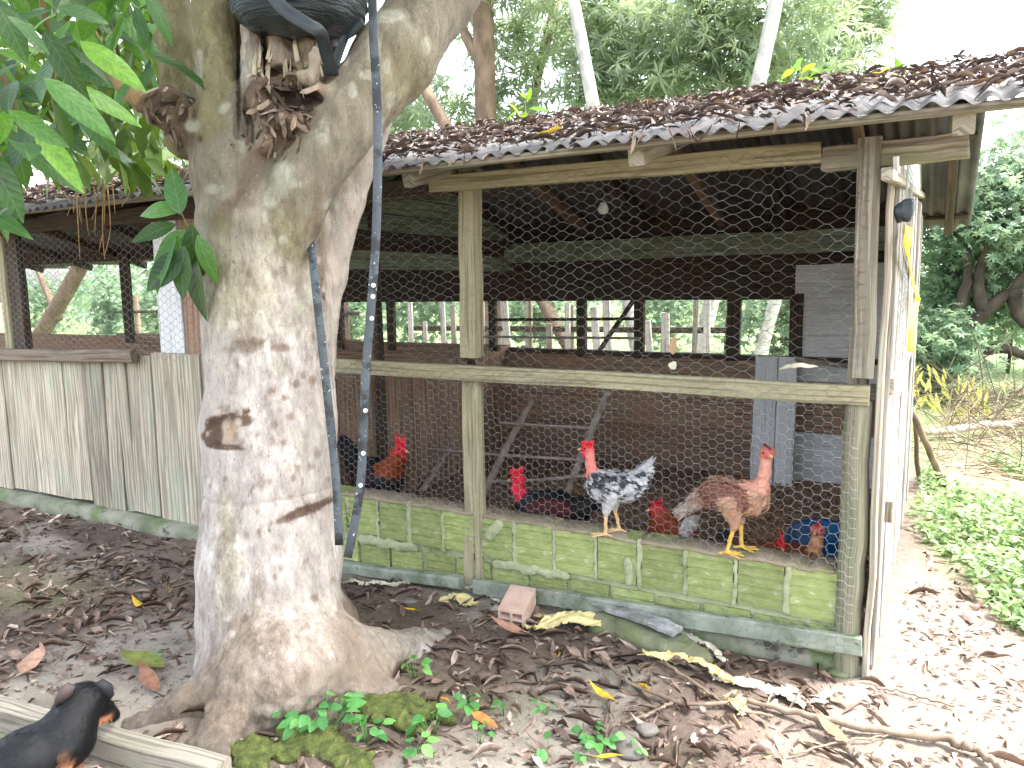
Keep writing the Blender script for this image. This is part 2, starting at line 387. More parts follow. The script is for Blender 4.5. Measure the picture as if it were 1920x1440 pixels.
M_CONC = pm('mossy_concrete', [(.3, S(92, 96, 80)), (.5, S(128, 130, 112)), (.75, S(154, 152, 138))], 5, 8, .95, .6, .012, 40, layers=[(S(98, 112, 74), 4.5, .52, .66), (S(78, 74, 66), 11, .58, .7)])
M_BRICK = pm('algae_brick', [(.25, S(116, 130, 76)), (.5, S(148, 160, 98)), (.75, S(178, 184, 132))], 9, 7, .92, .4, .006, 90, stretch=(1, 1, 3), layers=[(S(172, 144, 108), 4.5, .56, .7), (S(94, 116, 76), 6, .58, .7), (S(200, 202, 174), 11, .57, .68), (S(92, 90, 62), 3.2, .6, .72)], objvar=.18)
M_MORT = pm('mortar', [(.3, S(140, 148, 108)), (.7, S(184, 188, 154))], 14, 6, .95, .6, .008, 60, layers=[(S(108, 124, 78), 7, .56, .68)])
M_SHEET = pm('old_roof_sheet', [(.25, S(62, 62, 64)), (.5, S(94, 93, 94)), (.8, S(128, 127, 128))], 3, 8, .8, .3, .003, 70, layers=[(S(98, 82, 74), 2.2, .56, .7), (S(54, 54, 54), 5, .58, .72)], stretch=(1.5, .6, 1), spec=.25)
M_WIRE = pm('old_wire', [(.3, S(120, 124, 124)), (.7, S(160, 164, 162))], 6, 3, .5, 0, metal=.0, spec=.6, layers=[(S(112, 90, 72), 3.5, .52, .62)])

Y0 = 3.05
coop = empty('chicken_coop', (-3.5, 4.5, 0), 'long wooden chicken coop with corrugated roof and wire netting', 'coop')
def FP(x, y, Y=Y0): return at(x, y, 1, Y)
XR, XL = -.22, -7.6
# ---- roof
EY, EZ, RY, RZ, BY, BZ = 2.68, 2.0, 4.4, 2.475, 6.4, 1.865
def zroof(y): return EZ+(y-EY)*(RZ-EZ)/(RY-EY) if y < RY else RZ+(y-RY)*(BZ-RZ)/(BY-RY)
roof = empty('roof', (-3.5, 4.4, 2.0)); roof.parent = coop; roof.location = (0, -.1, 2.0)
def rsheet(x0, x1, ya, yb, dz, sk):
    n = max(8, int((x1-x0)/.0095)); X = np.linspace(x0, x1, n); T = np.linspace(0, 1, 7); V = []; U = []
    for t in T:
        y = ya+(yb-ya)*t
        for x in X:
            V.append((x+sk*t, y, zroof(y)+.0115*math.sin(2*math.pi*x/.076)+dz+.004*math.sin(x*5+y*3)))
    V = np.array(V); edge = V[:n]; edge[:, 1] += .006*np.sin(edge[:, 0]*21)
    V[:, 2] += .006*vnoise(V, 1.7, 5)
    m_ = len(T); F = [(j*n+i, j*n+i+1, (j+1)*n+i+1, (j+1)*n+i) for j in range(m_-1) for i in range(n-1)]
    V2 = V-[0, 0, .0022]; o = len(V); F2 = [tuple(o+k for k in f[::-1]) for f in F]
    ring = [i for i in range(n)]; F3 = [(i+1, i, o+i, o+i+1) for i in range(n-1)]
    F4 = [((m_-1)*n+i, (m_-1)*n+i+1, o+(m_-1)*n+i+1, o+(m_-1)*n+i) for i in range(n-1)]
    F5 = [(j*n, (j+1)*n, o+(j+1)*n, o+j*n) for j in range(m_-1)]+[((j+1)*n+n-1, j*n+n-1, o+j*n+n-1, o+(j+1)*n+n-1) for j in range(m_-1)]
    return link('roof_sheet', mesh('roof_sheet', np.vstack([V, V2]), F+F2+F3+F4+F5, M_SHEET, True), roof)
x = .34; k = 0
while x > -12.4:
    x0 = x-.80; rsheet(x0, x, EY+rng.uniform(-.05, .03), RY+.03, .004*(k % 2), rng.uniform(-.01, .01))
    xb = x-.19; rsheet(xb-.8, xb, RY-.03, BY+rng.uniform(-.04, .04), .004*(k % 2), rng.uniform(-.01, .01)); x -= .76; k += 1
# ---- roof timbers
frame_ = empty('timber_frame', (-3.5, 4.5, 1.)); frame_.parent = coop; frame_.location = (0, 0, 1.)
for X in (.03, -1.0, -2.02, -3.25, -4.35, -5.4, -6.5, -7.6, -8.7, -9.8, -10.9):
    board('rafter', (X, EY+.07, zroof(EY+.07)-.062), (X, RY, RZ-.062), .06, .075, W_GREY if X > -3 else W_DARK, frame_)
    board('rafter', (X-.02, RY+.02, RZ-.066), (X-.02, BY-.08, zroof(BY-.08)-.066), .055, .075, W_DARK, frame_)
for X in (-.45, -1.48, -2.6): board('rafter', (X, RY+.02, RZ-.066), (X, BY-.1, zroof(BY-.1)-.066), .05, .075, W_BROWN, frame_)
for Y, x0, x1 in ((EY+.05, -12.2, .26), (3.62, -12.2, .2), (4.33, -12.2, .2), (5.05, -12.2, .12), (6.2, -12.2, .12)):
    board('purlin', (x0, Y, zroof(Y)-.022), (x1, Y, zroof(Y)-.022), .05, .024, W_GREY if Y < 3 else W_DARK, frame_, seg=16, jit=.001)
# ---- front frame
for (xa, xb, za, zb, h, m) in ((-2.11, -.41, 1.972, 1.952, .074, W_OLIVE), (-.40, .05, 1.925, 1.932, .085, W_GREY), (-7.7, -2.03, 1.955, 1.962, .09, W_DARK)):
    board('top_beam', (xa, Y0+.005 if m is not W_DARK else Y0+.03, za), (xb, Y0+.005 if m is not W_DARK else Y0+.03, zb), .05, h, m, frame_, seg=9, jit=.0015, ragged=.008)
a, b = FP(620, 683), FP(1632, 741)
board('rail', (-3.32, Y0, a[2]), (b[0]-.004, Y0, b[2]), .045, .072, W_OLIVE, frame_, seg=14, jit=.0016, ragged=.006)
u0, u1, l0, l1 = FP(868, 335), FP(872, 672), FP(877, 715), FP(883, 1106)
board('post', u1+[0, .06, 0], (u0[0], Y0+.06, 2.03), .098, .06, W_OLIVE, frame_, up=(0, 1, 0))
board('post', (l1[0]-.03, Y0+.062, -.05), (l0[0]-.025, Y0+.062, 1.06), .06, .06, W_OLIVE, frame_, up=(0, 1, 0), jit=.003)
board('post', (l1[0]+.025, Y0+.052, -.05), (l0[0]+.024, Y0+.052, 1.06), .042, .05, W_OLIVE, frame_, up=(0, 1, 0), jit=.003)
# corner post: board above the rail, knotty log below
c0, c1 = FP(1631, 270, Y0-.02), FP(1616, 709, Y0-.02)
board('post', (c1[0], Y0-.005, c1[2]), (c0[0], Y0-.005, 1.985), .074, .045, W_PALE, frame_, up=(0, 1, 0))
lp = np.array([(-.262, Y0+.035, -.1), (-.262, Y0+.035, .25), (-.255, Y0+.036, .55), (-.26, Y0+.034, .85), (-.255, Y0+.035, 1.055)])
lp = spline(lp, 16); lr = .05+rng.normal(0, .0008, 16)
V, F, U = sweep(lp, circ(1, 14), scl=lr); V += .005*np.stack([vnoise(V, 14, 31), vnoise(V, 14, 32), 0*V[:, 0]], 1)*[1, 1, 0]
W_LOG = wood('peeling_log', S(96, 84, 70), S(176, 168, 148), S(206, 200, 184), S(130, 140, 108), .5, crack=.5)
link('post', mesh('post', V, F, W_LOG, True, uv=U), frame_)
board('post', (-.262, Y0+.07, 1.0), (-.25, Y0+.07, 1.97), .07, .06, W_GREY, frame_, up=(0, 1, 0))
board('post', (-.196, Y0+.03, -.05), (-.172, Y0+.03, 1.95), .022, .07, W_PALE, frame_, up=(0, 1, 0), seg=9, jit=.003)
# base boards in front of the bricks
for (pa, pb, h, w_) in (((600, 1058), (868, 1090), .062, .055), ((893, 1098), (1617, 1208), .073, .035)):
    A, B = FP(*pa), FP(*pb); board('base_board', A+[0, -.015, .003], B+[0, -.015, 0], w_, h, M_ALGA, frame_, seg=10, jit=.0018, ch=.01 if h < .07 else .005)
# ---- dwarf wall of hollow bricks
wall = empty('brick_wall', (-1.8, 3.15, 0)); wall.parent = coop; wall.location = (1.7, -1.35, 0)
def brickmesh(L, H, D, flip=False):
    zs = []; g = 4; step = H/(g+1) if g else H
    prof = [(0, 0)]
    for i in range(1, 5):
        z = i*H/5; prof += [(0, z-.0065), (.006, z-.003), (.006, z+.003), (0, z+.0065)]
    prof += [(0, H), (D, H), (D, 0)]
    n = len(prof); V = [(sx*L/2, y, z) for sx in (-1, 1) for y, z in prof]
    F = [(i, (i+1) % n, n+(i+1) % n, n+i) for i in range(n)]+[tuple(range(n))[::-1], tuple(range(n, 2*n))]
    return mesh('brick', V, F, M_BRICK)
bm_ = [brickmesh(.186, .205, .13), brickmesh(.178, .2, .13), brickmesh(.19, .2, .13)]
bw = Vector((-1.8, 3.15, 0))
def place(name, me, p, rz=0., rx=0., ry=0.):
    o = link(name, me, wall, p); o.rotation_euler = (rx, ry, rz); return o
jx = [-.285-.205*i for i in range(16)]
for i, X in enumerate(jx[:-1]):
    place('brick', bm_[i % 3], (X-.1025, Y0+.035+rng.normal(0, .003), .178+rng.normal(0, .003)+.0025*i), rng.normal(0, .008), 0, rng.normal(0, .006))
    place('brick', bm_[(i+1) % 3], (X-.03, Y0+.04+rng.normal(0, .003), -.045+rng.normal(0, .002)), rng.normal(0, .006))
V = []; F = []
def addbox(V, F, c, s, j=0.):
    o = len(V)
    for dx in (-1, 1):
        for dy in (-1, 1):
            for dz in (-1, 1): V.append(tuple(np.array(c)+np.array(s)/2*[dx, dy, dz]+rng.normal(0, j, 3)))
    F += [(o, o+1, o+3, o+2), (o+4, o+6, o+7, o+5), (o, o+4, o+5, o+1), (o+2, o+3, o+7, o+6), (o, o+2, o+6, o+4), (o+1, o+5, o+7, o+3)]
addbox(V, F, (-1.82, Y0+.115, .165), (3.05, .12, .40)); link('mortar_core', mesh('mortar_core', V, F, M_MORT), wall)
# ragged mortar joints and smears
def lump(name, pts, r, mat, parent, res=.007, k=.02, flat_=.5):
    pr = [ell(p, (r*rng.uniform(.8, 1.2), r*flat_, r*rng.uniform(.8, 1.4))) for p in pts]
    V, F, _ = organic(pr, res, k); V += .0035*vnoise(V, 40, 3)[:, None]; return link(name, mesh(name, V, F, mat, True), parent)
for i, X in enumerate(jx):
    n = 9; z0, z1 = .185, .378+.0025*i
    lump('mortar_joint', [(X+rng.normal(0, .002), Y0+.037, z) for z in np.linspace(z0, z1, n)], .0105+.003*(i % 3 == 1), M_MORT, wall, .006)
lump('mortar_smear', [(-1.86+.01*j, Y0+.03, .30+.012*j) for j in range(7)], .02, M_MORT, wall)
lump('mortar_smear', [(-1.15+.004*math.sin(j), Y0+.028, .2+.02*j) for j in range(6)], .017, M_MORT, wall)
lump('mortar_smear', [(-2.3-.02*j, Y0+.034, .172+.006*math.sin(j)) for j in range(19)], .02, M_MORT, wall)
lump('mortar_smear', [(-1.45-.018*j, Y0+.034, .172+.005*math.sin(j*.9)) for j in range(22)], .017, M_MORT, wall)
# capping of rendered mortar along the top, broken at the right end
capp = spline([(-3.3, Y0+.1, .40), (-2.5, Y0+.1, .405), (-1.9, Y0+.1, .398), (-1.2, Y0+.1, .388), (-.7, Y0+.1, .385), (-.32, Y0+.1, .38)], 60)
V, F, U = sweep(capp+rng.normal(0, .003, capp.shape), rect(.142, .016, .006)); V[:, 2] += .004*vnoise(V, 17, 8)
link('wall_capping', mesh('wall_capping', V, F, pm('trodden_capping', [(.3, S(126, 112, 92)), (.7, S(168, 154, 134))], 12, 7, .95, .5, .006, 70, layers=[(S(136, 138, 96), 8, .55, .66)]), True), wall)
# ---- board wall of the left half
pw = empty('plank_wall', (-5, 3.1, 0)); pw.parent = coop; pw.location = (-1.5, -1.4, 0)
edges = [-60, 8, 53, 121, 157, 193, 218, 238, 284, 378, 470]
for i in range(len(edges)-1):
    xa, xb = FP(edges[i], 800)[0], FP(edges[i+1], 800)[0]; z0 = .065+.02*rng.random()+(0.02 if i in (2, 3) else 0); z1 = 1.105 if i < 8 else 1.125
    tl = rng.normal(0, .006)
    board('plank', ((xa+xb)/2+tl, Y0+.03+.02*rng.random(), z0), ((xa+xb)/2-tl, Y0+.03+.01*rng.random(), z1), (xb-xa)*rng.uniform(.945, .98), .024, W_PALE, pw, up=(0, 1, 0), seg=6, jit=.0014, ragged=.007)
board('plank', (-6.9, Y0+.04, .07), (-6.9, Y0+.04, 1.1), .9, .024, W_PALE, pw, up=(0, 1, 0))
for z in (.2, .4, .6, .8, 1.0): board('added_gap_backing', (-7.4, Y0+.085, z), (-3.3, Y0+.085, z), .018, .203, W_DARK, pw, seg=6)  # dark boards added behind the planks to stop glow through the gaps
A, B = FP(-120, 664, Y0-.02), FP(252, 668, Y0-.02); board('cap_rail', A, B, .05, .085, W_CAP, pw, seg=10, jit=.004, ragged=.01, ch=.012)
V, F, U = sweep(spline([(-7.5, Y0+.03, .0), (-5, Y0+.03, .005), (-4.2, Y0+.025, .01), (-3.3, Y0+.03, .0)], 40), rect(.2, .13, .03)); V += .009*np.stack([vnoise(V, 8, 4), vnoise(V, 8, 5), vnoise(V, 8, 6)], 1)
link('footing', mesh('footing', V, F, M_CONC, True), pw)
V, F, U = sweep(spline([(-3.3, Y0+.06, -.02), (-2, Y0+.06, -.02), (-1, Y0+.06, -.01), (-.2, Y0+.06, -.01)], 40), rect(.1, .12, .02)); V += .006*np.stack([vnoise(V, 9, 4), vnoise(V, 9, 5), vnoise(V, 9, 6)], 1)
link('footing', mesh('footing', V, F, M_CONC, True), wall)
for (xa, xb, Y, m, z0, z1) in ((8, 20, Y0+.06, W_OLIVE, 1.0, 1.95), (20, 47, Y0+.08, W_DARK, 1.0, 1.95), (300, 346, Y0+.09, W_WHITE, 1.08, 1.95), (350, 384, Y0+.07, W_BROWN, 1.0, 1.95)):
    p, q = FP(xa, 560, Y), FP(xb, 560, Y); board('post', ((p[0]+q[0])/2, Y, z0), ((p[0]+q[0])/2, Y, z1), q[0]-p[0], .05, m, frame_, up=(0, 1, 0))
# ---- side wall of whitewashed planks
sw = empty('side_wall', (-.17, 4.5, 0)); sw.parent = coop; sw.location = (3.33, 0, 0)
y = Y0+.075; i = 0
while y < 5.9:
    w_ = rng.uniform(.1, .17); dx = rng.normal(0, .006); top = 1.9 if i else 1.93
    board('plank', (-.178+dx, y+w_/2, .0+rng.uniform(0, .04)), (-.158+dx+rng.normal(0, .006), y+w_/2, top+rng.uniform(-.04, .03)), .02, w_*.955, W_SIDE, sw, up=(0, 1, 0), seg=6, jit=.002, ragged=.012); y += w_; i += 1
board('rail', (-.16, Y0+.1, 1.1), (-.16, 5.9, 1.08), .03, .06, W_PALE, sw); board('batten', (-.15, 3.3, .55), (-.15, 3.3, .63), .03, .05, W_GREY, sw, up=(0, 1, 0), seg=2)
q = [at(1674, 294, 0, -.165), at(1741, 288, 0, -.165), at(1737, 370, 0, -.165), at(1700, 352, 0, -.165), at(1676, 336, 0, -.165)]
V = [(p[0]+d, p[1], p[2]) for d in (0, .012) for p in q]; n = len(q)
link('gable_panel', mesh('gable_panel', V, [tuple(range(n)), tuple(range(n, 2*n))[::-1]]+[(i, n+i, n+(i+1) % n, (i+1) % n) for i in range(n)], pm('white_panel', [(.3, (.72, .72, .72)), (.7, (.82, .82, .82))], 5, 5, .8, .2, layers=[(S(120, 116, 110), 16, .7, .76)])), sw)
a, b = at(1663, 326, 0, -.15), at(1736, 372, 0, -.15); board('batten', a, b, .03, .035, W_PALE, sw)
pass
# ---- partition between the two rooms
PX = -3.3; part = empty('partition', (PX, 4.5, 0)); part.parent = coop; part.location = (.2, 0, 0)
y = Y0+.12
while y < 5.85:
    w_ = rng.uniform(.14, .2); board('plank', (PX, y+w_/2, .0), (PX, y+w_/2, .95+rng.uniform(-.03, .03)), .02, w_*.97, W_BROWN, part, up=(0, 1, 0), seg=3); y += w_
board('tie_beam', (PX+.02, Y0+.05, 1.845), (PX+.02, 5.95, 1.825), .05, .05, W_DARK, part); board('tie_beam', (PX+.02, Y0+.08, 1.68), (PX+.02, 5.95, 1.67), .04, .12, W_GREEN, part)
for z in (1.93, 2.05, 2.17, 2.29):
    ya = max(Y0+.1, EY+(z+.03-EZ)/((RZ-EZ)/(RY-EY))+.08); yb = min(5.95, BY-(z+.03-BZ)/((RZ-BZ)/(BY-RY))-.08); board('gable_board', (PX, ya, z), (PX, yb, z), .02, .112, W_GREEN, part, ragged=.01)
board('brace', (PX+.04, 3.75, 1.87), (PX+.04, 4.5, 2.3), .04, .06, W_DARK, part); board('post', (PX+.03, 4.05, .0), (PX+.03, 4.05, 2.3), .05, .06, W_DARK, part, up=(0, 1, 0)); board('post', (PX+.03, 5.2, .0), (PX+.03, 5.2, 2.1), .05, .06, W_DARK, part, up=(0, 1, 0))
# ---- back wall
BYW = 5.9; bk = empty('back_wall', (-2, BYW, 0)); bk.parent = coop; bk.location = (1.5, 1.4, 0)
for i, z in enumerate((.09, .28, .47, .66, .845)): board('plank', (-3.3, BYW-.006*(i%2), z), (-.92, BYW-.006*(i%2), z), .02, .194, W_BROWN, bk, seg=8)
board('sill', (-3.3, BYW-.03, .945), (-.25, BYW-.03, .925), .09, .035, W_DARK, bk, seg=8)
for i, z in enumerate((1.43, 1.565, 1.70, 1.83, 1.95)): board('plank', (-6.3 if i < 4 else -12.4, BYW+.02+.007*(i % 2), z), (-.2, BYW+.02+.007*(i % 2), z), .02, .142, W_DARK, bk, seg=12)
board('wall_plate', (-3.3, BYW-.05, 1.765), (-.2, BYW-.05, 1.765), .05, .16, W_GREEN, bk, seg=8)
for i, (z, m) in enumerate(((.08, W_WHITE), (.205, W_WHITE), (.33, W_WHITE), (.455, W_BROWN), (.58, W_BROWN), (.705, W_PALE), (.83, W_WHITE), (.95, W_WHITE))): board('plank', (-.92, BYW-.005*(i % 2), z), (-.2, BYW-.005*(i % 2), z), .02, .128, m, bk)
for i in range(5): board('plank', (-.935, BYW-.005*(i % 2), 1.07+.118*i), (-.2, BYW-.005*(i % 2), 1.07+.118*i), .02, .121, W_WHITE, bk)
for xp, w_ in ((1377, .1), (1494, .09), (1200, .08), (1092, .08), (925, .07), (735, .08), (640, .07)):
    X = at(xp, 610, 1, BYW)[0]; board('post', (X, BYW-.01, .9), (X, BYW-.01, 1.4), w_, .05, W_DARK, bk, up=(0, 1, 0), seg=3)
X = at(1150, 610, 1, BYW)[0]; board('brace', (X-.1, BYW-.04, .96), (X+.2, BYW-.04, 1.38), .03, .045, W_DARK, bk); board('batten', (X-1.1, BYW-.05, 1.2), (X+.2, BYW-.05, 1.215), .03, .025, W_DARK, bk); board('batten', (X-1.3, BYW-.05, 1.05), (X+.25, BYW-.05, 1.06), .03, .02, W_GREY, bk)
for z in (.1, .3, .5, .7, .88): board('plank', (-12.4, BYW, z), (-3.3, BYW, z), .02, .199, W_BROWN, bk, seg=8)
for xp, w_ in ((240, .15), (40, .1), (-60, .1), (395, .1)):
    X = at(xp, 560, 1, BYW)[0]; board('post', (X, BYW-.01, .9), (X, BYW-.01, 1.95), w_, .05, W_DARK, bk, up=(0, 1, 0), seg=3)
# white door leaf leaning on the back wall
X0, X1 = at(1411, 800, 1, 5.72)[0], at(1490, 800, 1, 5.72)[0]; xm = X0+(X1-X0)*.55
for xa, xb in ((X0, xm-.004), (xm+.004, X1)): board('door_board', ((xa+xb)/2, 5.68, .02), ((xa+xb)/2, 5.78, .95), xb-xa, .025, W_WHITE, bk, up=(0, 1, 0))
board('plank', at(1490, 672, 1, 5.75), at(1610, 690, 1, 5.75), .02, .03, W_GREY, bk)
# ---- floor
fl = np.array([(-7.6, Y0+.12), (-.2, Y0+.12), (-.2, 5.95), (-7.6, 5.95)]); gxx, gyy = np.meshgrid(np.linspace(-7.6, -.2, 120), np.linspace(Y0+.12, 5.95, 60), indexing='ij')
P = np.stack([gxx, gyy, 0*gxx], -1).reshape(-1, 3); P[:, 2] = .03+.012*vnoise(P, 4, 2)+.008*vnoise(P, 11, 3); ii = np.arange(7200).reshape(120, 60)
link('floor', mesh('floor', P, np.stack([ii[:-1, :-1], ii[1:, :-1], ii[1:, 1:], ii[:-1, 1:]], -1).reshape(-1, 4), pm('coop_litter', [(.3, S(92, 74, 64)), (.5, S(146, 120, 102)), (.7, S(186, 158, 132))], 60, 8, .95, .8, .02, 90, layers=[(S(160, 124, 76), 120, .66, .7)]), True), coop)
tv = np.array([(-.5, -.18, 0), (.5, -.15, .1), (.5, .15, .1), (-.5, .18, 0), (0, 0, .3)]); tf = np.array([(0, 1, 4), (1, 2, 4), (2, 3, 4), (3, 0, 4)])
n = 9000; T = np.stack([rng.uniform(-3.25, -.25, n), Y0+.15+2.6*rng.random(n)**1.3, np.full(n, .045)], 1); T[:, 2] += .012*vnoise(T*[1, 1, 0], 4, 2)
V, F = scatter(tv, tf, rots(rng.uniform(0, 6.28, n), rng.normal(0, .5, n), rng.normal(0, .5, n)), T, rng.uniform(.012, .032, n))
tag(link('floor_litter', mesh('floor_litter', V, F, leafm('husk_bits', [(0, S(84, 64, 54)), (.5, S(144, 114, 90)), (.85, S(178, 146, 112)), (1, S(204, 176, 136))], .9, 0), rnd=np.repeat(rng.random(n), 5)), coop), kind='stuff')

# ---- wire netting
def netting(name, x0, x1, zlo, zhi, px, h, tw, fpos, r=.0011, warp=.004, seed=0, keep=None):
    """hexagonal netting in a (u, v) plane; fpos maps (u, v) arrays to world"""
    i0, i1 = int(x0/px)-1, int(x1/px)+1; j0, j1 = int(zlo/h)-1, int(zhi/h)+1
    I, J = np.meshgrid(np.arange(i0, i1+1), np.arange(j0, j1+1), indexing='ij'); U = I*px; Vv = (J+.5*(I & 1))*h
    w1 = vnoise(np.stack([U.ravel()*2, Vv.ravel()*2, 0*U.ravel()+seed], 1), 3.1, seed).reshape(U.shape)*warp*1.5; w2 = vnoise(np.stack([U.ravel(), Vv.ravel(), 0*U.ravel()], 1), 5.3, seed+3).reshape(U.shape)*warp*1.5
    U = U+w1+rng.normal(0, warp*.28, U.shape); Vv = Vv+w2+rng.normal(0, warp*.28, U.shape)
    A = np.stack([U-tw, Vv], -1); B = np.stack([U+tw, Vv+rng.normal(0, .0008, U.shape)], -1); segs = [(A, B, 1.35)]
    nI, nJ = U.shape
    odd = (I[:-1] & 1).astype(bool)
    for s in (0, 1):     # even column: neighbours j-1 and j; odd: j and j+1
        jj = np.arange(nJ)[None, :]+np.where(odd, s, s-1); ok = (jj >= 0) & (jj < nJ); jj = np.clip(jj, 0, nJ-1)
        Q = A[1:][np.arange(nI-1)[:, None], jj]; Pp = B[:-1]; segs.append((Pp[ok], Q[ok], 1.))
    VV = []; FF = []; o = 0
    for a_, b_, th in segs:
        a_, b_ = a_.reshape(-1, 2), b_.reshape(-1, 2); mid = (a_+b_)/2
        ok = (mid[:, 0] > x0) & (mid[:, 0] < x1) & (mid[:, 1] > zlo) & (mid[:, 1] < zhi)
        if keep is not None: ok &= keep(mid[:, 0], mid[:, 1])
        a3, b3 = fpos(a_[ok]), fpos(b_[ok]); d = b3-a3; d /= np.linalg.norm(d, axis=1)[:, None]+1e-9
        nrm = fpos(mid[ok]+[.01, 0])-fpos(mid[ok]); vv = fpos(mid[ok]+[0, .01])-fpos(mid[ok]); nn = np.cross(nrm, vv); nn /= np.linalg.norm(nn, axis=1)[:, None]; s_ = np.cross(d, nn)
        m_ = len(a3); pts = np.empty((m_, 6, 3))
        for q, ang in enumerate((0, 2.094, 4.189)):
            off = (nn*math.cos(ang)+s_*math.sin(ang))*r*th; pts[:, q] = a3+off-d*.0006; pts[:, 3+q] = b3+off+d*.0006
        VV.append(pts.reshape(-1, 3)); base = o+np.arange(m_)*6
        for q in range(3): FF.append(np.stack([base+q, base+(q+1) % 3, base+3+(q+1) % 3, base+3+q], 1))
        o += m_*6
    return link(name, mesh(name, np.vstack(VV), np.vstack(FF), M_WIRE, True), coop)
def plane_front(yy, amp, sd):
    def f(q):
        P3 = np.stack([q[:, 0], np.full(len(q), 0.), q[:, 1]], 1); y_ = yy+amp*vnoise(P3, 2.2, sd); P3[:, 1] = y_; return P3
    return f
netting('wire_netting', -3.28, -.24, 1.035, 1.97, .042, .041, .008, plane_front(Y0-.03, .009, 41), seed=1, warp=.0085, r=.0008)
zb = lambda u: .075+.09*smooth(-2.8, -.3, u)-.10
netting('wire_netting', -3.28, -.245, -.02, 1.13, .032, .037, .0105, plane_front(Y0-.043, .010, 42), warp=.006, seed=2, r=.00074, keep=lambda u, v: (v > zb(u)+.05*vnoise(np.stack([u*9, 0*u, 0*u], 1), 1., 5)) & (v < 1.10+.03*np.sin(u*7)) & ~((u < -2.05) & (v < .1)))
netting('wire_netting', -7.5, -3.3, 1.08, 1.9, .043, .047, .008, plane_front(Y0+.02, .006, 43), seed=3)
netting('wire_netting', -3.25, -.9, .93, 1.38, .05, .055, .012, plane_front(BYW+.04, .006, 44), seed=4, r=.0013)
netting('wire_netting', -11.5, -3.35, .93, 1.9, .05, .055, .012, plane_front(BYW+.04, .006, 45), seed=5, r=.0013)
netting('wire_netting', 3.05, 3.75, 1.03, 1.92, .043, .047, .008, lambda q: np.stack([-.135+.006*vnoise(np.stack([q[:, 0], q[:, 1], 0*q[:, 0]], 1), 6, 3), q[:, 0], q[:, 1]], 1), seed=6)

# ================================================================ the big tree in front
tc = gpt(515, 1222)
tree = empty('big_tree', (tc[0], tc[1], 0), 'thick pale barked tree with forked limbs in front of the coop', 'tree')
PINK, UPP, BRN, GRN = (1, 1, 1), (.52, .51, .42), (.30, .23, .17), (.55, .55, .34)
T0 = 3.0
def q(x, y, t=T0): return PT(x, y, t)
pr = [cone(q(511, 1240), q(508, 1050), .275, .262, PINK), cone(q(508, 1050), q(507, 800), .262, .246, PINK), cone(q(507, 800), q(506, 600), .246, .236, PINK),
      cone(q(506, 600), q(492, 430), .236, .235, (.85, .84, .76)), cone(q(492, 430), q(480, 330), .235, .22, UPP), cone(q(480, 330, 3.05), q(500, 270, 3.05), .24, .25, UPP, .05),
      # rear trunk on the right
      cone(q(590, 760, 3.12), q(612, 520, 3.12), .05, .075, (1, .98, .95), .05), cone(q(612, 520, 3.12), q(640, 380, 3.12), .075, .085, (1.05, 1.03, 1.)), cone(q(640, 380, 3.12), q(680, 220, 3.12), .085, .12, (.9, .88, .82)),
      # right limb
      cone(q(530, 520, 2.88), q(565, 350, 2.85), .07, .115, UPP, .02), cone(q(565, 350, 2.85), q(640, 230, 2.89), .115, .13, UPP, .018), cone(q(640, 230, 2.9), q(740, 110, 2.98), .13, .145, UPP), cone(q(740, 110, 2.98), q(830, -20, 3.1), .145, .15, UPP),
      cone(q(830, -20, 3.1), q(930, -220, 3.3), .15, .13, UPP),
      # stem left of the stub, and the one behind it
      cone(q(415, 245, 2.87), q(405, 110, 2.93), .075, .075, GRN, .014), cone(q(405, 110, 2.93), q(398, -200, 3.05), .078, .08, GRN),
      cone(q(350, 260, 3.15), q(330, 90, 3.2), .085, .085, GRN), cone(q(330, 90, 3.2), q(290, -200, 3.3), .085, .09, GRN),
      # knob with the thin branch
      cone(q(385, 250, 2.96), q(318, 205, 2.94), .10, .075, BRN), cone(q(318, 205, 2.94), q(268, 196, 2.93), .075, .034, (.5, .36, .24), .03),
      # broken stub between the limbs
      cone(q(505, 300, 2.9), q(525, 215, 2.90), .09, .13, (.5, .37, .28), .014), cone(q(472, 175, 2.85), q(468, 55, 2.88), .032, .04, (1., .97, .92), .01), cone(q(525, 110, 2.86), q(522, 55, 2.88), .04, .045, (.86, .78, .68), .01), cone(q(578, 150, 2.87), q(572, 50, 2.9), .052, .055, (.62, .54, .40), .012), cone(q(535, 200, 3.08), q(555, 20, 3.1), .18, .2, (.36, .29, .22), .02), cone(q(455, 260, 3.04), q(448, -40, 3.06), .06, .06, (.3, .24, .19), .02),
      ell(q(485, 200, 2.80), (.06, .05, .08), (.40, .33, .27), None, .012), ell(q(535, 228, 2.79), (.09, .06, .045), (.44, .36, .30), None, .012), ell(q(602, 190, 2.80), (.035, .05, .075), (.56, .46, .34), None, .012), ell(q(575, 148, 2.79), (.032, .03, .038), (1.02, 1.0, .82), None, .008), ell(q(592, 120, 2.80), (.018, .03, .07), (.92, .86, .74), None, .008), ell(q(545, 138, 2.81), (.03, .03, .02), (.9, .86, .7), None, .008), ell(q(495, 255, 2.79), (.045, .045, .07), (.66, .52, .44), None, .012), ell(q(460, 240, 2.83), (.02, .04, .09), (.34, .26, .2), None, .012)]
def g(x, y, z=0.): p = at(x, y, 2, z); return p
ROOT = (.36, .33, .29)
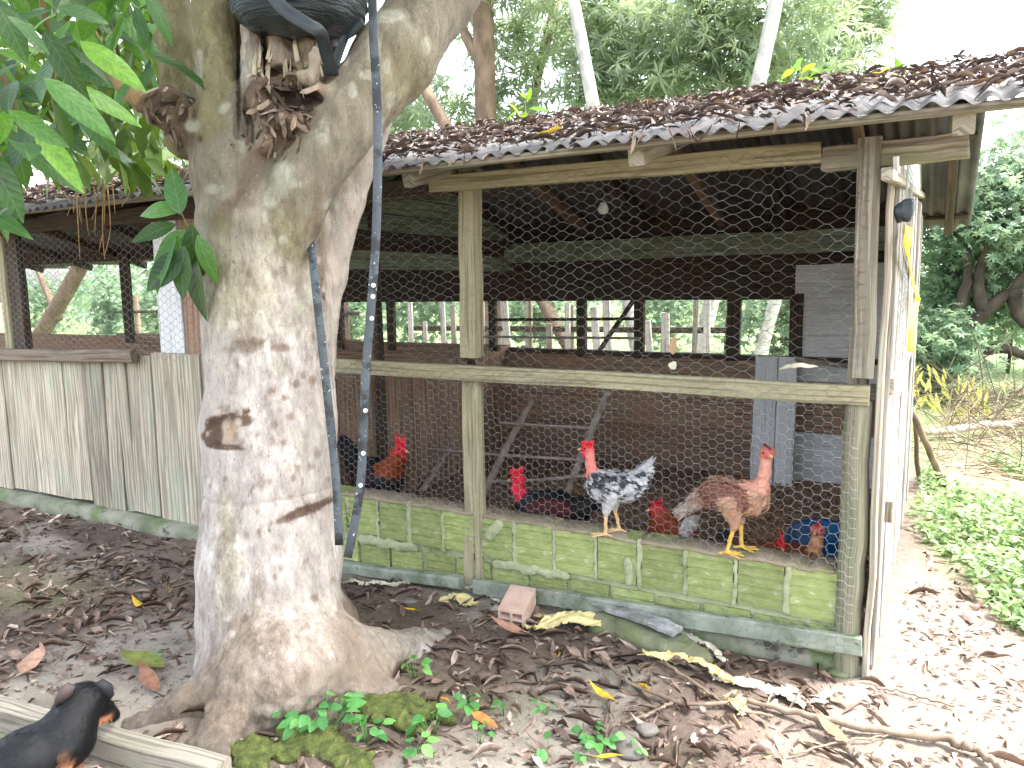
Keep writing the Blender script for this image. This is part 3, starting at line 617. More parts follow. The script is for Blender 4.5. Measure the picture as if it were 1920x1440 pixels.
pr += [cone(g(465, 1270, .08), g(370, 1322, .03), .155, .085, (.6, .54, .47), .06), cone(g(370, 1322, .03), g(250, 1368, -.005), .085, .045, ROOT, .04),
       cone(g(480, 1290, .10), g(435, 1360, .03), .15, .105, (.56, .5, .44), .04), cone(g(435, 1360, .03), g(395, 1425, -.01), .105, .085, ROOT, .02), cone(g(395, 1425, 0), g(360, 1500, -.04), .085, .04, ROOT, .03),
       cone(g(540, 1255, .15), g(530, 1310, .02), .21, .12, (.8, .76, .7), .09), cone(g(530, 1310, .02), g(490, 1385, -.04), .11, .05, (.6, .55, .48), .06),
       cone(g(590, 1230, .14), g(680, 1245, .05), .18, .13, (.78, .74, .68), .08), cone(g(680, 1245, .05), g(770, 1225, .0), .13, .09, (.72, .70, .64), .06), cone(g(770, 1225, .0), g(860, 1200, -.06), .09, .05, (.62, .6, .56), .04),
       cone(g(620, 1260, .08), g(700, 1320, -.02), .16, .1, (.7, .66, .6), .07), cone(g(700, 1320, -.02), g(760, 1380, -.1), .1, .05, ROOT, .05), cone(g(580, 1180, .1), g(600, 1100, -.05), .2, .08, ROOT, .08)]
cuts = [cone(q(470, 240, 2.74), q(462, 320, 2.755), .034, .034), cone(q(462, 320, 2.755), q(420, 400, 2.755), .032, .016), cone(q(446, 60, 2.84), q(452, 250, 2.80), .03, .026), cone(q(520, 285, 2.74), q(600, 235, 2.73), .016, .02), cone(q(375, 262, 2.86), q(440, 275, 2.80), .01, .012), cone(q(372, 130, 2.98), q(372, 240, 2.9), .02, .016),      # seam left of the stub
        ell(q(560, 185, 2.76), (.075, .11, .042)), ell(q(520, 175, 2.78), (.05, .09, .03)), ell(q(530, 128, 2.80), (.03, .09, .022)), cone(q(497, 60, 2.8), q(500, 150, 2.8), .016, .022), cone(q(548, 60, 2.79), q(545, 105, 2.79), .012, .012), cone(q(520, 262, 2.73), q(600, 240, 2.75), .012, .014),
        cone(q(598, 400, 2.93), q(600, 560, 2.94), .012, .018),                                                        # cleft to the rear trunk
        cone(q(500, 981, 2.745), q(560, 962, 2.735), .004, .012), cone(q(560, 962, 2.735), q(622, 936, 2.79), .012, .018),   # gash lower right
        cone(q(392, 800, 2.80), q(425, 778, 2.745), .015, .02), cone(q(425, 778, 2.745), q(470, 796, 2.735), .018, .005), cone(q(388, 835, 2.8), q(455, 836, 2.735), .012, .006)]
V, F, C = organic(pr, .0095, .036, cuts, kcut=.006)
V0 = V.copy(); N = vnormals(V, F)
zz = V[:, 2]
bk_ = .004*vnoise(V*[1, 1, .35], 26, 61)+.0022*vnoise(V*[1, 1, .4], 60, 62)+.009*vnoise(V, 7, 63)
bk_ += -.006*np.exp(-((zz-(.735+.02*vnoise(V, 3, 64)))/.006)**2)-.004*np.exp(-((zz-1.14)/.01)**2)*(vnoise(V, 9, 65) > 0)
rootm = smooth(.35, .05, zz); bk_ += rootm*(.009*vnoise(V, 16, 66)-.012*np.maximum(0, .25-np.abs(vnoise(V, 11, 72)))*4+.005*vnoise(V, 45, 73))
stubm = np.exp(-(np.linalg.norm(V-q(530, 160, 2.82), axis=1)/.22)**4); knobm = np.exp(-(np.linalg.norm(V-q(325, 210, 2.92), axis=1)/.13)**4); bk_ += stubm*(.012*vnoise(V*[1, 1, .35], 38, 67)-.02*np.abs(vnoise(V, 17, 68))+.006)+knobm*(.014*vnoise(V, 26, 69)-.018*np.abs(vnoise(V, 14, 70)))
bandm = np.exp(-(np.linalg.norm(V-q(440, 350, 2.8), axis=1)/.16)**4); bk_ += bandm*.007*vnoise(V, 40, 71)
V = V+N*bk_[:, None]
# colour marks in the bark: photo position -> nearest bark
Q = V-EYE; px = 960+FPX*(Q @ CR)/(Q @ CF); py = 720-FPX*(Q @ CU)/(Q @ CF); front = (N @ CF) < .2
def mark(x, y, rx, ry, col, amt=1., rot=0., soft=.35, sd=0, ns=.35):
    global C
    dx, dy = px-x, py-y; a = math.radians(rot); u = (dx*math.cos(a)+dy*math.sin(a))/rx; v = (-dx*math.sin(a)+dy*math.cos(a))/ry
    d = np.sqrt(u*u+v*v)+ns*vnoise(V, 30, 70+sd); f = amt*smooth(1+soft, 1-soft, d)*front; C = C*(1-f)[:, None]+np.array(col)*f[:, None]
for (x, y, rx, ry) in ((530, 335, 22, 32), (508, 370, 15, 18), (440, 412, 8, 30), (478, 260, 16, 18), (505, 455, 10, 14), (362, 235, 13, 12), (372, 130, 7, 40), (545, 500, 8, 10), (700, 90, 12, 34), (738, 30, 24, 14), (800, 85, 10, 20), (478, 240, 10, 12), (690, 140, 18, 10), (528, 690, 9, 12), (560, 575, 12, 16)): mark(x, y, rx, ry, (.98, 1.06, .92), .85, 0, .3, int(x))
for (x, y, rx, ry, r) in ((470, 330, 22, 90, 20), (420, 400, 14, 46, 40), (470, 645, 44, 9, 0), (450, 655, 30, 8, 0), (525, 652, 26, 7, 0), (480, 640, 34, 6, 4), (545, 190, 70, 45, 0), (600, 470, 10, 130, -3), (470, 200, 14, 60, 0)): mark(x, y, rx, ry, (.34, .26, .20), .7, r, .5, int(x))
for (x, y, rx, ry, r) in ((565, 960, 64, 10, -22), (430, 790, 46, 16, -4), (400, 815, 20, 26, 0), (425, 838, 36, 6, 4), (462, 770, 8, 7, 0)): mark(x, y, rx, ry, (.22, .14, .10), .95, r, .12, int(x), .22)
for (x, y, rx, ry) in ((560, 182, 42, 22), (522, 172, 22, 14), (498, 105, 7, 40), (530, 128, 20, 8), (447, 170, 5, 80)): mark(x, y, rx, ry, (.06, .045, .035), .92, 0, .3, int(x), .15)  # stub hollows and cracks: deep shade painted near black into the colour
mark(432, 808, 14, 20, (.86, .72, .56), .9, 8)
for (x, y, rx, ry) in ((430, 1080, 22, 90), (425, 980, 14, 60), (440, 560, 60, 60), (410, 470, 30, 60), (540, 440, 40, 60), (760, 150, 60, 60)): mark(x, y, rx, ry, (.62, .60, .36), .55, 0, .8, int(x))
for (x, y, rx, ry) in ((440, 1250, 70, 70), (650, 1180, 26, 70), (460, 1180, 44, 34), (560, 1290, 60, 40), (420, 1330, 90, 40), (690, 1260, 60, 40), (480, 1120, 12, 60), (520, 1200, 16, 60)): mark(x, y, rx, ry, (.45, .37, .28), .6, 0, .8, int(x))
mark(805, 1228, 26, 20, (1.0, 1.0, 1.0), .8)
for i in range(34):      # lichen blotches up the limbs
    x, y = rng.uniform(370, 820), rng.uniform(0, 620)
    mark(x, y, rng.uniform(5, 15), rng.uniform(7, 22), (.92, 1.0, .88), rng.uniform(.4, .8), 0, .25, i % 7, .45)
for i in range(260):
    y = rng.uniform(480, 1230); x = rng.uniform(385, 640); s_ = rng.uniform(2, 7)
    mark(x, y, s_*rng.uniform(.7, 1.3), s_*rng.uniform(.8, 2.), (1.25, 1.22, 1.16) if rng.random() < .62 else (.5, .4, .32), rng.uniform(.35, .9), 0, .5, i % 9, .3)
mb, n, p = newmat('bark')
a = n.nodes.new('ShaderNodeAttribute'); a.attribute_name = 'Col'
v1 = coord(n, 'Object', (1, 1, .42)); v2 = coord(n, 'Object')
c = ramp(n, noise(n, v1, 19, 11, .76), [(.3, S(100, 91, 85)), (.44, S(152, 143, 137)), (.57, S(186, 178, 171)), (.72, S(214, 209, 204))])
c = mixc(n, ramp(n, noise(n, v2, 3.2, 5, .6), [(.38, (0, 0, 0)), (.66, (.75, .75, .75))]), c, S(162, 154, 146))
c = mixc(n, 1., c, a.outputs['Color'], 'MULTIPLY')
c = mixc(n, ramp(n, noise(n, v1, 60, 8, .75), [(.56, (0, 0, 0)), (.68, (.75, .75, .75))]), c, S(96, 78, 66))
c = mixc(n, ramp(n, noise(n, v2, 90, 6, .75), [(.58, (0, 0, 0)), (.74, (.4, .4, .4))]), c, S(220, 214, 206))
c = mixc(n, ramp(n, noise(n, coord(n, 'Object', (.5, .5, 2.2)), 22, 5, .6), [(.66, (0, 0, 0)), (.74, (.6, .6, .6))]), c, S(112, 94, 80))
n.links.new(c, p.inputs['Base Color']); p.inputs['Roughness'].default_value = .88; p.inputs['Specular IOR Level'].default_value = .25
b1 = bump(n, p, noise(n, v1, 48, 10, .75), .8, .012); bump(n, p, noise(n, v2, 160, 5, .6), .3, .003, b1)
link('trunk', mesh('trunk', V, F, mb, True, C), tree)
# flaking bark on the burl under the stub, the knob and the seam
rf = np.random.default_rng(5); wgt = .4*np.exp(-(np.linalg.norm(V-q(525, 215, 2.80), axis=1)/.12)**4)+.25*np.exp(-(np.linalg.norm(V-q(325, 212, 2.92), axis=1)/.09)**4)
cand = np.flatnonzero((rf.random(len(V)) < wgt*.5) & ((N @ CF) < .3)); fv = np.array([(-.4, 0, 0), (.5, -.1, .02), (.55, .9, 0), (.1, 1.15, .03), (-.5, .8, 0), (0, .45, .09)])*[.016, .05, .05]; ff = np.array([(0, 1, 5, 5), (1, 2, 5, 5), (2, 3, 5, 5), (3, 4, 5, 5), (4, 0, 5, 5)])[:, :3]; n_ = len(cand); Nn = N[cand]; D = np.tile([0., 0, -1.], (n_, 1))+rf.normal(0, .5, (n_, 3)); D -= (D*Nn).sum(1)[:, None]*Nn; D /= np.linalg.norm(D, axis=1)[:, None]+1e-9; D = D+Nn*rf.uniform(-.02, .12, (n_, 1)); D /= np.linalg.norm(D, axis=1)[:, None]; Xx = np.cross(D, Nn); Xx /= np.linalg.norm(Xx, axis=1)[:, None]+1e-9
V2, F2 = scatter(fv, ff, np.stack([Xx, D, np.cross(Xx, D)], 2), V[cand]+Nn*.001, rf.uniform(.5, 1.3, n_)); M_FLK = leafm('bark_flake', [(0, S(58, 46, 38)), (.5, S(92, 76, 64)), (.9, S(134, 116, 100)), (1, S(186, 176, 160))], .9, 0)
tag(link('bark_flakes', mesh('bark_flakes', V2, F2, M_FLK, rnd=np.repeat(rf.random(n_), len(fv))), tree), kind='stuff')
# thin side branch
bp = spline([q(275, 198, 2.93), q(235, 165, 2.92), (q(200, 120, 2.9)), q(168, 60, 2.86), q(140, -10, 2.8), q(120, -120, 2.7)], 22)
tube('branch', bp, np.linspace(.036, .018, 22), pm('young_bark', [(.3, S(120, 98, 70)), (.7, S(176, 148, 112))], 30, 6, .85, .4, .004, 90, stretch=(1, 1, .4)), tree, 10)
# splintered wood round the stub
M_SPL = pm('splintered_wood', [(.3, S(120, 104, 84)), (.55, S(186, 174, 150)), (.8, S(216, 208, 186))], 24, 7, .9, .6, .006, 90, stretch=(1, 1, .2))
for i in range(44):
    x = rng.choice([rng.uniform(462, 505), rng.uniform(535, 605)]); y = rng.uniform(70, 130); t_ = 2.81+rng.uniform(0, .05); L = rng.uniform(.04, .10)
    A = q(x, y+40, t_); B = q(x+rng.normal(0, 6), y-L*200, t_+.03); V, F, U = sweep(spline([A, (A+B)/2+rng.normal(0, .008, 3), B], 5), rect(rng.uniform(.006, .02), rng.uniform(.004, .009), .002), up=tuple(-CF), scl=[1, .9, .8, .5, .15]); link('splinter', mesh('splinter', V, F, M_SPL, uv=U), tree)
# unseen crown high above, spread and filled out to shade the yard
lv, lf = leaf(.19, .05, .3, .25, 3)
rc = np.random.default_rng(11); ctr = []      # clumps spread evenly so the shade has no sunlit gaps
for gx_ in np.arange(-4.4, 2.3, .42):
    for gy_ in np.arange(-.6, 3.6, .42):
        if ((gx_+1.0)/3.4)**2+((gy_-1.5)/2.0)**2 < 1:
            for z_ in (3.55, 4.25, 4.9): ctr.append((gx_+rc.normal(0, .1), gy_+rc.normal(0, .1), z_+rc.normal(0, .12)))
ctr = np.array(ctr); n = 15*len(ctr); T = np.repeat(ctr, 15, 0)+rc.normal(0, .17, (n, 3))*[1, 1, .7]; T = T[T[:, 2] > 3.25]; n = len(T)
V, F = scatter(lv, lf, rots(rc.uniform(0, 6.28, n), rc.normal(-.3, .5, n)), T, rc.uniform(.8, 1.4, n))
M_CROWN = leafm('crown_leaf', [(0, S(44, 66, 26)), (.6, S(70, 98, 40)), (1, S(104, 128, 54))], .5, .25)
tag(link('crown', mesh('crown', V, F, M_CROWN, rnd=np.repeat(rng.random(n), len(lv))), tree), kind='stuff')
for A, B in ((q(930, -220, 3.3), (-.3, 2.2, 4.2)), (q(398, -200, 3.05), (-2.2, 1.6, 4.4)), (q(290, -200, 3.3), (-3.4, 2.0, 4.5))):
    A = np.array(A); B = np.array(B); tube('limb', spline([A-(B-A)*.1, A+(B-A)*.4+[0, 0, .2], B], 10), np.linspace(.12, .04, 10), mb, tree, 9)
    for k in range(3): C_ = B+rng.normal(0, .6, 3)*[1, 1, .3]; tube('limb', spline([A+(B-A)*.6, (A+B)/2*.3+C_*.7, C_+[.3*k, 0, .2]], 7), np.linspace(.05, .015, 7), mb, tree, 6)

# ================================================================ black plastic bundle and hanging straps
M_WRAP = pm('wrinkled_black_plastic', [(.3, S(22, 30, 34)), (.7, S(42, 54, 58))], 8, 4, .34, .9, .03, 5, spec=.5, stretch=(1.2, 1.2, 9))
M_PLAST = pm('black_plastic', [(.3, S(24, 32, 36)), (.7, S(44, 54, 60))], 8, 4, .38, .25, .006, 30, spec=.5)
bc = q(560, 12, 2.82); bun = empty('plastic_bundle', tuple(bc-[0, 0, .1]), 'black plastic wrapped bundle wedged between the tree limbs', 'bundle')
prof = [(0, -.115), (.10, -.112), (.17, -.098), (.205, -.078), (.232, -.05), (.243, -.02), (.24, -.008), (.25, .005), (.253, .05), (.246, .062), (.252, .075), (.25, .13), (.244, .14), (.249, .15), (.24, .22), (.2, .27), (0, .29)]
prof = [tuple(r_) for r_ in spline([(a_, b_, 0) for a_, b_ in prof], 60)[:, :2]]; V, F = lathe(prof, 80); V[:, 2] += .012*np.sin(np.arctan2(V[:, 1], V[:, 0])*2+1)+.008*vnoise(V, 12, 3); V[:, :2] *= (1+.03*vnoise(V*[1, 1, 7], 7, 4)+.012*vnoise(V*[1, 1, 4], 20, 5))[:, None]
link('wrap', mesh('wrap', V+bc, F, M_WRAP, True), bun)
def strap(name, pts, wd, th, mat, parent=None, n=34, up=None):
    V, F, U = sweep(spline(pts, n), rect(wd, th, .0008), up=tuple(-CF) if up is None else up); return link(name, mesh(name, V, F, mat, True, uv=U), parent)
strap('strap', [q(500, -25, 2.545), q(530, 15, 2.55), q(575, 45, 2.555), q(600, 62, 2.575), q(612, 100, 2.65), q(624, 142, 2.72)], .045, .004, M_PLAST, bun)
strap('strap', [q(680, 40, 2.62), q(660, 60, 2.66), q(645, 75, 2.7), q(627, 125, 2.72)], .03, .004, M_PLAST, bun)
M_STRAP = pm('speckled_hose', [(.3, S(44, 50, 56)), (.7, S(80, 88, 94))], 5, 5, .45, .15, .003, 50, layers=[(S(30, 35, 39), 16, .5, .6), (S(196, 200, 200), 70, .64, .7)], spec=.5)
s1 = strap('hanging_strap', [q(697, -60, 2.7), q(700, 60, 2.68), q(708, 220, 2.68), q(706, 420, 2.7), q(697, 560, 2.72), q(686, 700, 2.74), q(680, 850, 2.76), q(672, 940, 2.78), q(652, 1045, 2.8)], .031, .006, M_STRAP, n=50)
tag(s1, 'grey flat rubber strap hanging free beside the tree trunk', 'strap', 'straps hanging from the tree')
s2 = strap('hanging_strap', [q(560, 330, 2.98), q(578, 400, 2.90), q(590, 520, 2.80), q(603, 640, 2.775), q(618, 780, 2.78), q(630, 900, 2.785), q(636, 1022, 2.79)], .030, .006, M_STRAP, n=44)
tag(s2, 'dark flat rubber strap lying against the right side of the trunk', 'strap', 'straps hanging from the tree')
M_DOT = pm('white_paint', [(.3, (.75, .76, .75)), (.7, (.82, .82, .8))], 20, 3, .7, 0)
for (x, y, t_) in ((700, 535, 2.71), (699, 556, 2.71), (697, 597, 2.715), (685, 770, 2.745), (681, 850, 2.75), (676, 910, 2.76)):
    V, F = lathe([(0, .002), (.6, .0018), (1, 0)], 10); V = V*[.008, .008, 1]; R_ = np.stack([CR, CU, -CF], 1); link('paint_spot', mesh('paint_spot', V @ R_.T+q(x, y, t_-.006), F, M_DOT, True), s1)

# ================================================================ large-leaved tree reaching in at the left
M_BIG = leafm('big_leaf', [(0, S(26, 56, 34)), (.35, S(38, 78, 42)), (.7, S(58, 104, 48)), (.92, S(84, 138, 46)), (1, S(120, 168, 52))], .45, .32, use='obj', tcol=(.22, .5, .03), spec=.5, vein=True)
lt = empty('large_leaved_tree', (-4.4, 1.3, 0), 'tree with big dark glossy drooping leaves overhanging the left side', 'tree')
M_TW = pm('green_twig', [(.3, S(70, 62, 40)), (.7, S(112, 98, 62))], 20, 5, .8, .3)
bigs = []
for (L, W, f_, d_, wv) in ((.30, .115, .22, .22, .02), (.34, .105, .3, .3, .03), (.26, .12, .15, .12, .015), (.30, .10, -.2, .35, .02)):
    v_, f2 = leaf(L, W, f_, d_, 8, .85, wv); bigs.append(mesh('leaf', v_, f2, M_BIG, True, uv=np.stack([v_[:, 0]/(W/2), v_[:, 1]/L], 1)))
def orient(d, nrm):
    d = d/np.linalg.norm(d); x_ = np.cross(d, nrm); x_ /= np.linalg.norm(x_)+1e-9; z_ = np.cross(x_, d); return Matrix(np.stack([x_, d, z_], 1).tolist())
def putleaf(p, d, nrm, s_, k, parent, name='leaf', meshes=None):
    o = bpy.data.objects.new(name, (meshes or bigs)[k]); COL.objects.link(o)
    M4 = orient(np.asarray(d, float), np.asarray(nrm, float)).to_4x4() @ Matrix.Scale(s_, 4); M4.translation = Vector(p)
    o.parent = parent; pl = Vector((0, 0, 0)); pp = parent
    while pp is not None: pl += pp.location; pp = pp.parent
    M4.translation = Vector(p)-pl; o.matrix_local = M4; return o
def leafdir(side=0.):
    d = CR*(rng.normal(side, .7))+np.array([0, 0, -1.])*rng.uniform(.1, 1.1)+CF*rng.normal(-.1, .5)
    nrm = -CF*rng.uniform(.3, 1)+np.array([0, 0, 1.])*rng.uniform(.3, 1.)+CR*rng.normal(0, .5); return d, nrm
cnt = 0
for (n_, x0, x1, y0, y1, t0, t1) in ((90, -40, 290, -90, 190, 2.3, 4.0), (45, -60, 150, 0, 300, 2.0, 3.0), (26, -60, 40, 230, 430, 2.0, 2.8), (70, 120, 330, -60, 250, 3.3, 4.4), (34, 0, 240, 180, 330, 3.3, 4.6), (30, -40, 300, -40, 200, 4.2, 4.8)):
    for i in range(n_):
        x, y = rng.uniform(x0, x1), rng.uniform(y0, y1); d, nr = leafdir(.1); putleaf(PT(x, y-40, rng.uniform(t0, t1)), d, nr, rng.uniform(.4, .76), int(rng.integers(0, 4)), lt); cnt += 1
n_ = 620; v_, f2 = leaf(.2, .08, .2, .2, 3); T = np.array([PT(rng.uniform(-80, 335), rng.uniform(-120, 315), rng.uniform(3.6, 5.0)) for _ in range(n_)])
V, F = scatter(v_, f2, rots(rng.uniform(0, 6.28, n_), rng.normal(-.9, .5, n_), rng.normal(0, .4, n_)), T, rng.uniform(.6, 1.2, n_))
tag(link('inner_leaves', mesh('inner_leaves', V, F, M_CROWN, True, rnd=np.repeat(rng.random(n_), len(v_))), lt), kind='stuff')
nodes = [PT(60, -150, 2.6), PT(150, -120, 3.2), PT(-80, 60, 2.4), PT(-60, 200, 2.4), PT(260, -100, 3.8)]
for i, e in enumerate(([PT(90, 80, 2.7), PT(110, 250, 2.8)], [PT(210, 60, 3.4), PT(250, 200, 3.6)], [PT(10, 150, 2.5), PT(60, 330, 2.5)], [PT(0, 300, 2.3), PT(30, 420, 2.3)], [PT(290, 60, 3.9), PT(300, 220, 4.0)])):
    tube('branch', spline([nodes[i], *e], 12), np.linspace(.016, .005, 12), M_TW, lt, 6)
# leafy sprout hanging by the trunk
sp = empty('leaf_sprout', tuple(PT(352, 560, 2.75)), 'cluster of green leaves sprouting at the left edge of the trunk', 'sprout')
for (x, y, dx, dy, s_, k) in ((338, 402, -20, -95, .62, 2), (345, 395, -75, -8, .6, 1), (330, 420, -60, 30, .5, 0), (350, 430, -45, 60, .62, 2), (360, 420, -6, 80, .66, 0), (350, 470, -60, 55, .75, 2), (365, 470, 0, 85, .8, 0), (345, 460, -10, 80, .7, 2), (370, 440, 20, 60, .55, 3), (330, 440, -30, 70, .6, 1)):
    d = CR*dx-CU*dy+CF*rng.normal(0, 15); putleaf(PT(x, y, 2.72+rng.uniform(-.06, .05)), d, -CF+CU*.25+CR*rng.normal(0, .3), s_*1.05, k, sp)
tube('stem', spline([PT(385, 520, 2.85), PT(360, 470, 2.76), PT(352, 430, 2.73), PT(338, 395, 2.72)], 10), np.linspace(.007, .003, 10), M_TW, sp, 6)
# dry vine strands off the left eave
M_VINE = pm('dry_vine', [(.3, S(120, 96, 62)), (.7, S(172, 144, 98))], 20, 4, .9, 0)
vg = empty('dry_vines', tuple(FP(175, 350, 2.66)), 'dry vine strands dangling from the left eave', 'vine')
for (xa, ya, xb, yb) in ((143, 350, 150, 487), (160, 352, 166, 440), (196, 345, 186, 470), (196, 345, 196, 486), (201, 345, 196, 480), (150, 348, 138, 400), (120, 362, 126, 405), (176, 350, 172, 412), (210, 344, 216, 400), (232, 340, 228, 388), (186, 348, 178, 440), (158, 352, 154, 420)):
    A, B = FP(xa, ya, 2.63), FP(xb, yb, 2.63); tube('strand', spline([A, (A+B)/2+rng.normal(0, .015, 3), B], 9), np.linspace(.004, .002, 9), M_VINE, vg, 5)

# ================================================================ trees behind the coop
def whorl(nl, L, W, seed):
    r_ = np.random.default_rng(seed); V = []; F = []; o = 0
    for i in range(nl):
        v_, f_ = leaf(L*r_.uniform(.7, 1.1), W, .3, r_.uniform(.25, .6), 2, .8); R_ = euler(r_.uniform(-.2, .75), 0, 0); Rz = euler(0, 0, 6.283*i/nl+r_.normal(0, .2)); v_ = v_ @ (Rz @ R_).T
        V.append(v_); F.append(f_+o); o += len(v_)
    return np.vstack(V), np.vstack(F)
M_MANGO = leafm('narrow_leaf', [(0, S(98, 122, 100)), (.4, S(134, 156, 132)), (.75, S(162, 180, 156)), (.95, S(184, 198, 174)), (1, S(184, 200, 130))], .35, .45, tcol=(.5, .6, .26), spec=.6)  # leaf colours lightened and greyed to stand in for bright haze
M_PALEB = pm('pale_bark', [(.3, S(140, 138, 128)), (.6, S(188, 186, 176)), (.8, S(208, 206, 198))], 8, 6, .85, .3, .006, 40, stretch=(1, 1, .6), layers=[(S(96, 96, 78), 6, .62, .7)])
M_BROWNB = pm('brown_bark', [(.3, S(84, 70, 56)), (.7, S(134, 116, 96))], 8, 7, .9, .6, .02, 30, stretch=(1, 1, .4))
M_DARKB = pm('dark_bark', [(.3, S(48, 44, 38)), (.7, S(84, 76, 64))], 8, 7, .9, .6, .02, 30, stretch=(1, 1, .5))
W1, W2, W3 = whorl(10, .21, .034, 1), whorl(9, .19, .03, 2), whorl(8, .09, .036, 3)
def crown(name, blobs, wh, mat, parent, size=(.8, 1.25), thin=1.):
    Vs = []; Fs = []; Rn = []; o = 0
    for (c_, r_, n_) in blobs:
        n_ = int(n_*thin)
        u = rng.normal(0, 1, (n_, 3)); u /= np.linalg.norm(u, axis=1)[:, None]; T = np.array(c_)+u*np.array(r_)*(rng.random((n_, 1))**.45)
        T = T+.12*rng.normal(0, 1, T.shape); V, F = scatter(wh[0], wh[1], rots(rng.uniform(0, 6.28, n_), rng.normal(0, .55, n_), rng.normal(0, .55, n_)), T, rng.uniform(*size, n_))
        Vs.append(V); Fs.append(F+o); o += len(V); rr = np.repeat(np.clip(rng.random(n_)*.75+.12, 0, 1), len(wh[0])//1); Rn.append(np.clip(rr+rng.normal(0, .07, len(rr)), 0, 1))
    return link(name, mesh(name, np.vstack(Vs), np.vstack(Fs), mat, rnd=np.concatenate(Rn)), parent)
def bgtree(label, trunk, r0, r1, bark, blobs, wh=W1, mat=M_MANGO, limbs=(), name='forest_tree', group='trees behind the coop'):
    t = empty(name, tuple(trunk[0]), label, 'tree', group); tp = spline(trunk, 14)
    tube('trunk', tp, np.linspace(r0, r1, 14)*(1+rng.normal(0, .04, 14)), bark, t, 9)
    for l in limbs: tube('limb', spline(l, 8), np.linspace(r1*.8, r1*.3, 8), bark, t, 6)
    if blobs: crown('crown', blobs, wh, mat, t, thin=.68)
    return t
def B(x, y, Y, rx, ry, rz, n): return (at(x, y, 1, Y), (rx, ry, rz), n)
def tk(pts, Y):            # trunk through photo points on a plane, carried down to the ground
    P = [at(x, y, 1, Y) for x, y in pts]; a, b = P[0], P[1]; d = (a-b)/(b[2]-a[2]+1e-9); g0 = a+d*a[2]; return [np.array([g0[0], g0[1], -.1])]+P
bgtree('tree with a thin pale trunk leaning left above the roof middle', tk([(1115, 215), (1075, 0), (1040, -200)], 8.6), .085, .06, M_PALEB, [B(1000, -60, 9.2, 1.2, .9, .7, 320), B(1150, 60, 9.8, .9, .7, .6, 300), B(1130, 170, 9.8, .8, .6, .35, 180)])
bgtree('tree with a thin white trunk leaning right under the bright sky', tk([(1424, 145), (1456, 0), (1500, -200)], 8.8), .09, .065, M_PALEB, [B(1400, -40, 9.6, 1.3, .9, .7, 420), B(1330, 100, 9.8, .9, .8, .6, 360), B(1500, 90, 10.2, .8, .8, .55, 200)])
bgtree('thick brown vine hung trunk right of the forked tree', tk([(912, 250), (905, 0), (900, -200)], 9.0), .15, .12, M_BROWNB, [B(880, -90, 9.5, 1.1, .8, .5, 220), B(960, 90, 10., .7, .7, .6, 240), B(940, 210, 10, .8, .6, .4, 180)], limbs=[[at(905, 120, 1, 9.), at(870, 60, 1, 9.), at(850, -20, 1, 9.2)]])
bgtree('slanting brown trunk just right of the big tree', tk([(852, 265), (775, 130), (745, 60)], 8.2), .085, .06, M_BROWNB, [B(780, 190, 9.6, .8, .6, .5, 200), B(730, 230, 8.8, .6, .5, .35, 120)])
bgtree('tree with a thin brown leaning trunk behind the middle of the roof', tk([(990, 240), (1012, 125), (1040, 10), (1060, -150)], 10.5), .08, .06, M_BROWNB, [B(1230, 30, 11, 1.3, .9, .8, 420), B(1230, 160, 11, 1.2, .9, .5, 320), B(1050, 60, 11.4, .9, .9, .6, 160)])
bgtree('dense grey green tree behind the right half of the roof', tk([(1600, 300), (1590, 100), (1580, -100)], 11.5), .1, .07, M_PALEB, [B(1560, 20, 11.5, .75, .9, .9, 300), B(1580, 170, 11.5, .7, .8, .5, 180), B(1440, 170, 11.5, 1., .8, .4, 220), B(1640, 30, 11.8, .4, .6, .5, 90)])
bgtree('tree with a pale trunk slanting right seen through the back window', tk([(1428, 660), (1455, 560), (1500, 430)], 9.5), .09, .06, M_PALEB, [B(1650, 230, 12.5, 1., .8, .4, 60)])
bgtree('tree with a forked slanting trunk seen through the left window', tk([(70, 640), (140, 520), (190, 420), (240, 300)], 8.0), .16, .1, M_BROWNB, [B(150, 150, 9.5, 1.6, 1., .9, 480), B(300, 250, 9.5, 1.0, .8, .6, 460), B(180, 300, 9.8, 1.4, .8, .4, 300), B(0, 250, 9.5, 1., .8, .8, 200)], limbs=[[at(110, 600, 1, 8.), at(85, 540, 1, 8.), at(60, 480, 1, 8.1)]])
# bright green saplings poking over the roof
M_SAP = leafm('sapling_leaf', [(0, S(96, 150, 40)), (1, S(150, 196, 60))], .45, .4, tcol=(.4, .6, .05))
v_, f_ = leaf(.16, .06, .2, .2, 4); sapm = mesh('leaf', v_, f_, M_SAP, True)
for (x, y, Y, lab) in ((1500, 125, 7.4, 'bright green sapling tips above the roof under the sky'), (985, 190, 7.4, 'bright green sapling leaves above the roof beside the brown trunk'), (1640, 140, 7.6, 'small bright sapling leaves at the right end of the ridge')):
    t = empty('sapling', (at(x, y, 1, Y)[0], Y, 0), lab, 'sapling'); p = at(x, y, 1, Y); tube('stem', [(p[0], Y, 0), (p[0]+.02, Y, 1.2), p], [.012, .009, .005], M_TW, t, 6)
    for k in range(11): putleaf(p+rng.normal(0, .09, 3)+[0, 0, -.05], rng.normal(0, 1, 3)*[1, 1, .5], (rng.normal(0, .4), rng.normal(-.4, .4), 1), rng.uniform(.8, 1.4), 0, t, meshes=[sapm])

